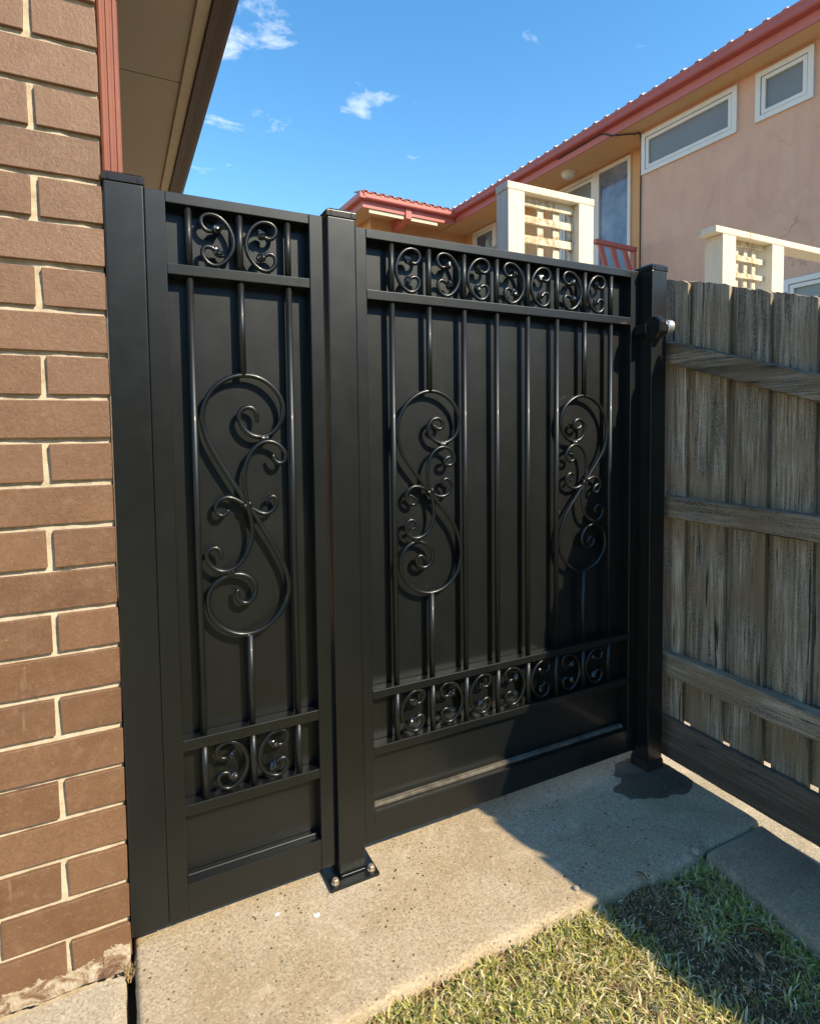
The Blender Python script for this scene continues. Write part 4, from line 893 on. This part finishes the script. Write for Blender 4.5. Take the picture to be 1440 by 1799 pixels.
grass('lawn_grass', 66000, samp(0.12, 1.37, -1.15, -0.29, dens), 0.011, 0.034, 0.0022, 0.0054, 'short dry yellow green grass along the front of the concrete path')
grass('outer_grass', 36000, samp(-2.5, 1.37, -4.2, -1.10, lambda x, y: (0.0 if x > 1.30 - 0.1 * (-0.37 - y) else 0.9, 1.0, 0.45)), 0.035, 0.07, 0.005, 0.009, 'mown lawn stretching behind the viewer')

def added_hedge(x0, x1, y0, y1, h, N):
    bt_ = thing('added_hedge', 'unseen dark green screen of leaves added behind the viewer for the gate to reflect', 'added_hedge', ((x0 + x1) / 2, (y0 + y1) / 2, -0.05))
    core = box('branches', x0 + .25, x1 - .25, y0 + .25, y1 - .25, -0.05, h - 0.25, SOIL, bt_, 0.05, 1)
    P = np.stack([rng.uniform(x0, x1, N), rng.uniform(y0, y1, N), rng.uniform(0, h, N)], 1); P[:, 2] += 0.18 * np.sin(P[:, 0] * 1.3) + 0.1 * np.sin(P[:, 0] * 4.1)
    a = rng.normal(size=(N, 3)); a /= np.linalg.norm(a, axis=1)[:, None]; b = np.cross(a, rng.normal(size=(N, 3))); b /= np.linalg.norm(b, axis=1)[:, None]
    s_ = rng.uniform(0.14, 0.34, (N, 1)); V = np.stack([P - a * s_, P + b * s_ * .5, P + a * s_, P - b * s_ * .5], 1).reshape(-1, 3)
    F = [(4 * i, 4 * i + 1, 4 * i + 2, 4 * i + 3) for i in range(N)]
    part('foliage', [tuple(v) for v in V], F, ADDED_HEDGE, bt_)
ADDED_HEDGE = plain('added_hedge_leaf', (0.03, 0.05, 0.018), (0.065, 0.095, 0.03), 3, 0.6)
added_hedge(-16, 24, -17.5, -15.2, 7.4, 26000)  # added out of view so the black gate has something dark to reflect

# ------------------------------------------------------------------ small things lying about
def leaf(x, y, z, L, rz, rx, ry, label):
    V = []; F = []; n = 7
    for i in range(n):
        f = i / (n - 1); w = L * 0.17 * math.sin(math.pi * min(1, f * 0.94 + 0.05)) ** 0.8; curl = 0.22 * L * math.sin(f * 2.9)
        V += [(f * L - L / 2, -w, curl + 0.35 * w), (f * L - L / 2, 0, curl), (f * L - L / 2, w, curl + 0.45 * w)]
    for i in range(n - 1):
        for k in range(2): a = i * 3 + k; F.append((a, a + 3, a + 4, a + 1))
    me = mesh(V, F, True, 'dry_leaf'); me.materials.append(LEAF)
    o = bpy.data.objects.new('dry_leaf', me); col.objects.link(o); o.location = (x, y, z); o.rotation_euler = (R_(rx), R_(ry), R_(rz))
    md = o.modifiers.new('thickness', 'SOLIDIFY'); md.thickness = 0.0006
    tag(o, label, 'leaf', 'fallen leaves in the grass')
leaf(1.135, -0.350, GZ + 0.001, 0.034, 120, 10, -15, 'orange dry leaf curled on the front edge of the concrete path')
leaf(1.235, -0.585, -0.036, 0.050, 115, 25, 10, 'long brown leaf leaning on the kerb slab edge')
leaf(1.175, -0.625, -0.034, 0.040, 60, -20, 5, 'brown leaf on the bare soil beside the long leaf')
leaf(1.085, -0.660, -0.030, 0.030, 20, 10, 10, 'pale brown leaf lying in the middle of the grass')
leaf(1.165, -0.835, -0.030, 0.040, 80, 5, 12, 'orange brown leaf at the lower right of the grass')
def pebble(x, y, z, r_, label):
    bm = bmesh.new(); bmesh.ops.create_icosphere(bm, subdivisions=2, radius=r_)
    for v in bm.verts: v.co *= 1 + 0.25 * fbm(v.co.x / r_ + x * 50, v.co.y / r_, v.co.z / r_); v.co.z *= 0.6
    me = bpy.data.meshes.new('pebble'); bm.to_mesh(me); bm.free(); me.materials.append(STONE)
    o = bpy.data.objects.new('pebble', me); col.objects.link(o); o.location = (x, y, z); tag(o, label, 'stone', 'loose bits of stone')
pebble(1.075, -0.300, GZ + 0.003, 0.006, 'small pale pebble on the shaded concrete near the grass')
pebble(1.332, -0.352, GZ + 0.004, 0.013, 'broken lump of concrete at the kerb slab corner')
pebble(1.352, -0.338, GZ + 0.003, 0.009, 'smaller chip next to the broken concrete lump')
pebble(0.965, -0.303, GZ + 0.003, 0.008, 'white chip of stone on the sunlit concrete by the grass')
pebble(-0.115, -0.115, GZ - 0.008, 0.010, 'grey pebble on the pale slab below the brick wall')
def splat(x, y, r_, label, seed):
    V = [(x, y, GZ + 0.0016)]; F = []
    for k in range(22):
        a = 2 * math.pi * k / 22; rr = r_ * (1 + 0.35 * fbm(math.cos(a) * 2, math.sin(a) * 2, seed)); V.append((x + math.cos(a) * rr, y + math.sin(a) * rr * 0.8, GZ - 0.001 + 0.0014))
    for k in range(22): F.append((0, 1 + k, 1 + (k + 1) % 22))
    tag(part('paint_splash', V, F, WHITE), label, 'paint splash', 'white splashes on the path')
splat(0.299, -0.039, 0.0065, 'small white paint splash on the path, nearer the fixed panel', 3)
splat(0.380, -0.084, 0.0085, 'larger white paint splash on the path in front of the middle post', 8)
# dry weed tuft at the wall corner
V = []; F = []
for k in range(46):
    a = random.uniform(0, 6.28); L = random.uniform(0.010, 0.032); ln = random.uniform(0.2, 1.1); x = -0.012 + random.gauss(0, 0.006); y = -0.020 + random.gauss(0, 0.014); b = len(V); w = 0.0008
    z0 = GZ - 0.02
    V += [(x - w, y, z0), (x + w, y, z0), (x + math.cos(a) * L * ln * 0.5 + w, y + math.sin(a) * L * ln * 0.5, z0 + L * 0.7), (x + math.cos(a) * L * ln * 0.5 - w, y + math.sin(a) * L * ln * 0.5, z0 + L * 0.7), (x + math.cos(a) * L * ln, y + math.sin(a) * L * ln, z0 + L * 0.8)]
    F += [(b, b + 1, b + 2, b + 3), (b + 3, b + 2, b + 4)]
STRAW = plain('dry_straw', (0.28, 0.18, 0.08), (0.46, 0.34, 0.17), 90, 0.9)
tag(part('weed_tuft', V, F, STRAW), 'tuft of dry weed at the corner of brick wall and path', 'weed')
# soil in the crack between path and kerb and loose crumbs
print('scene built')
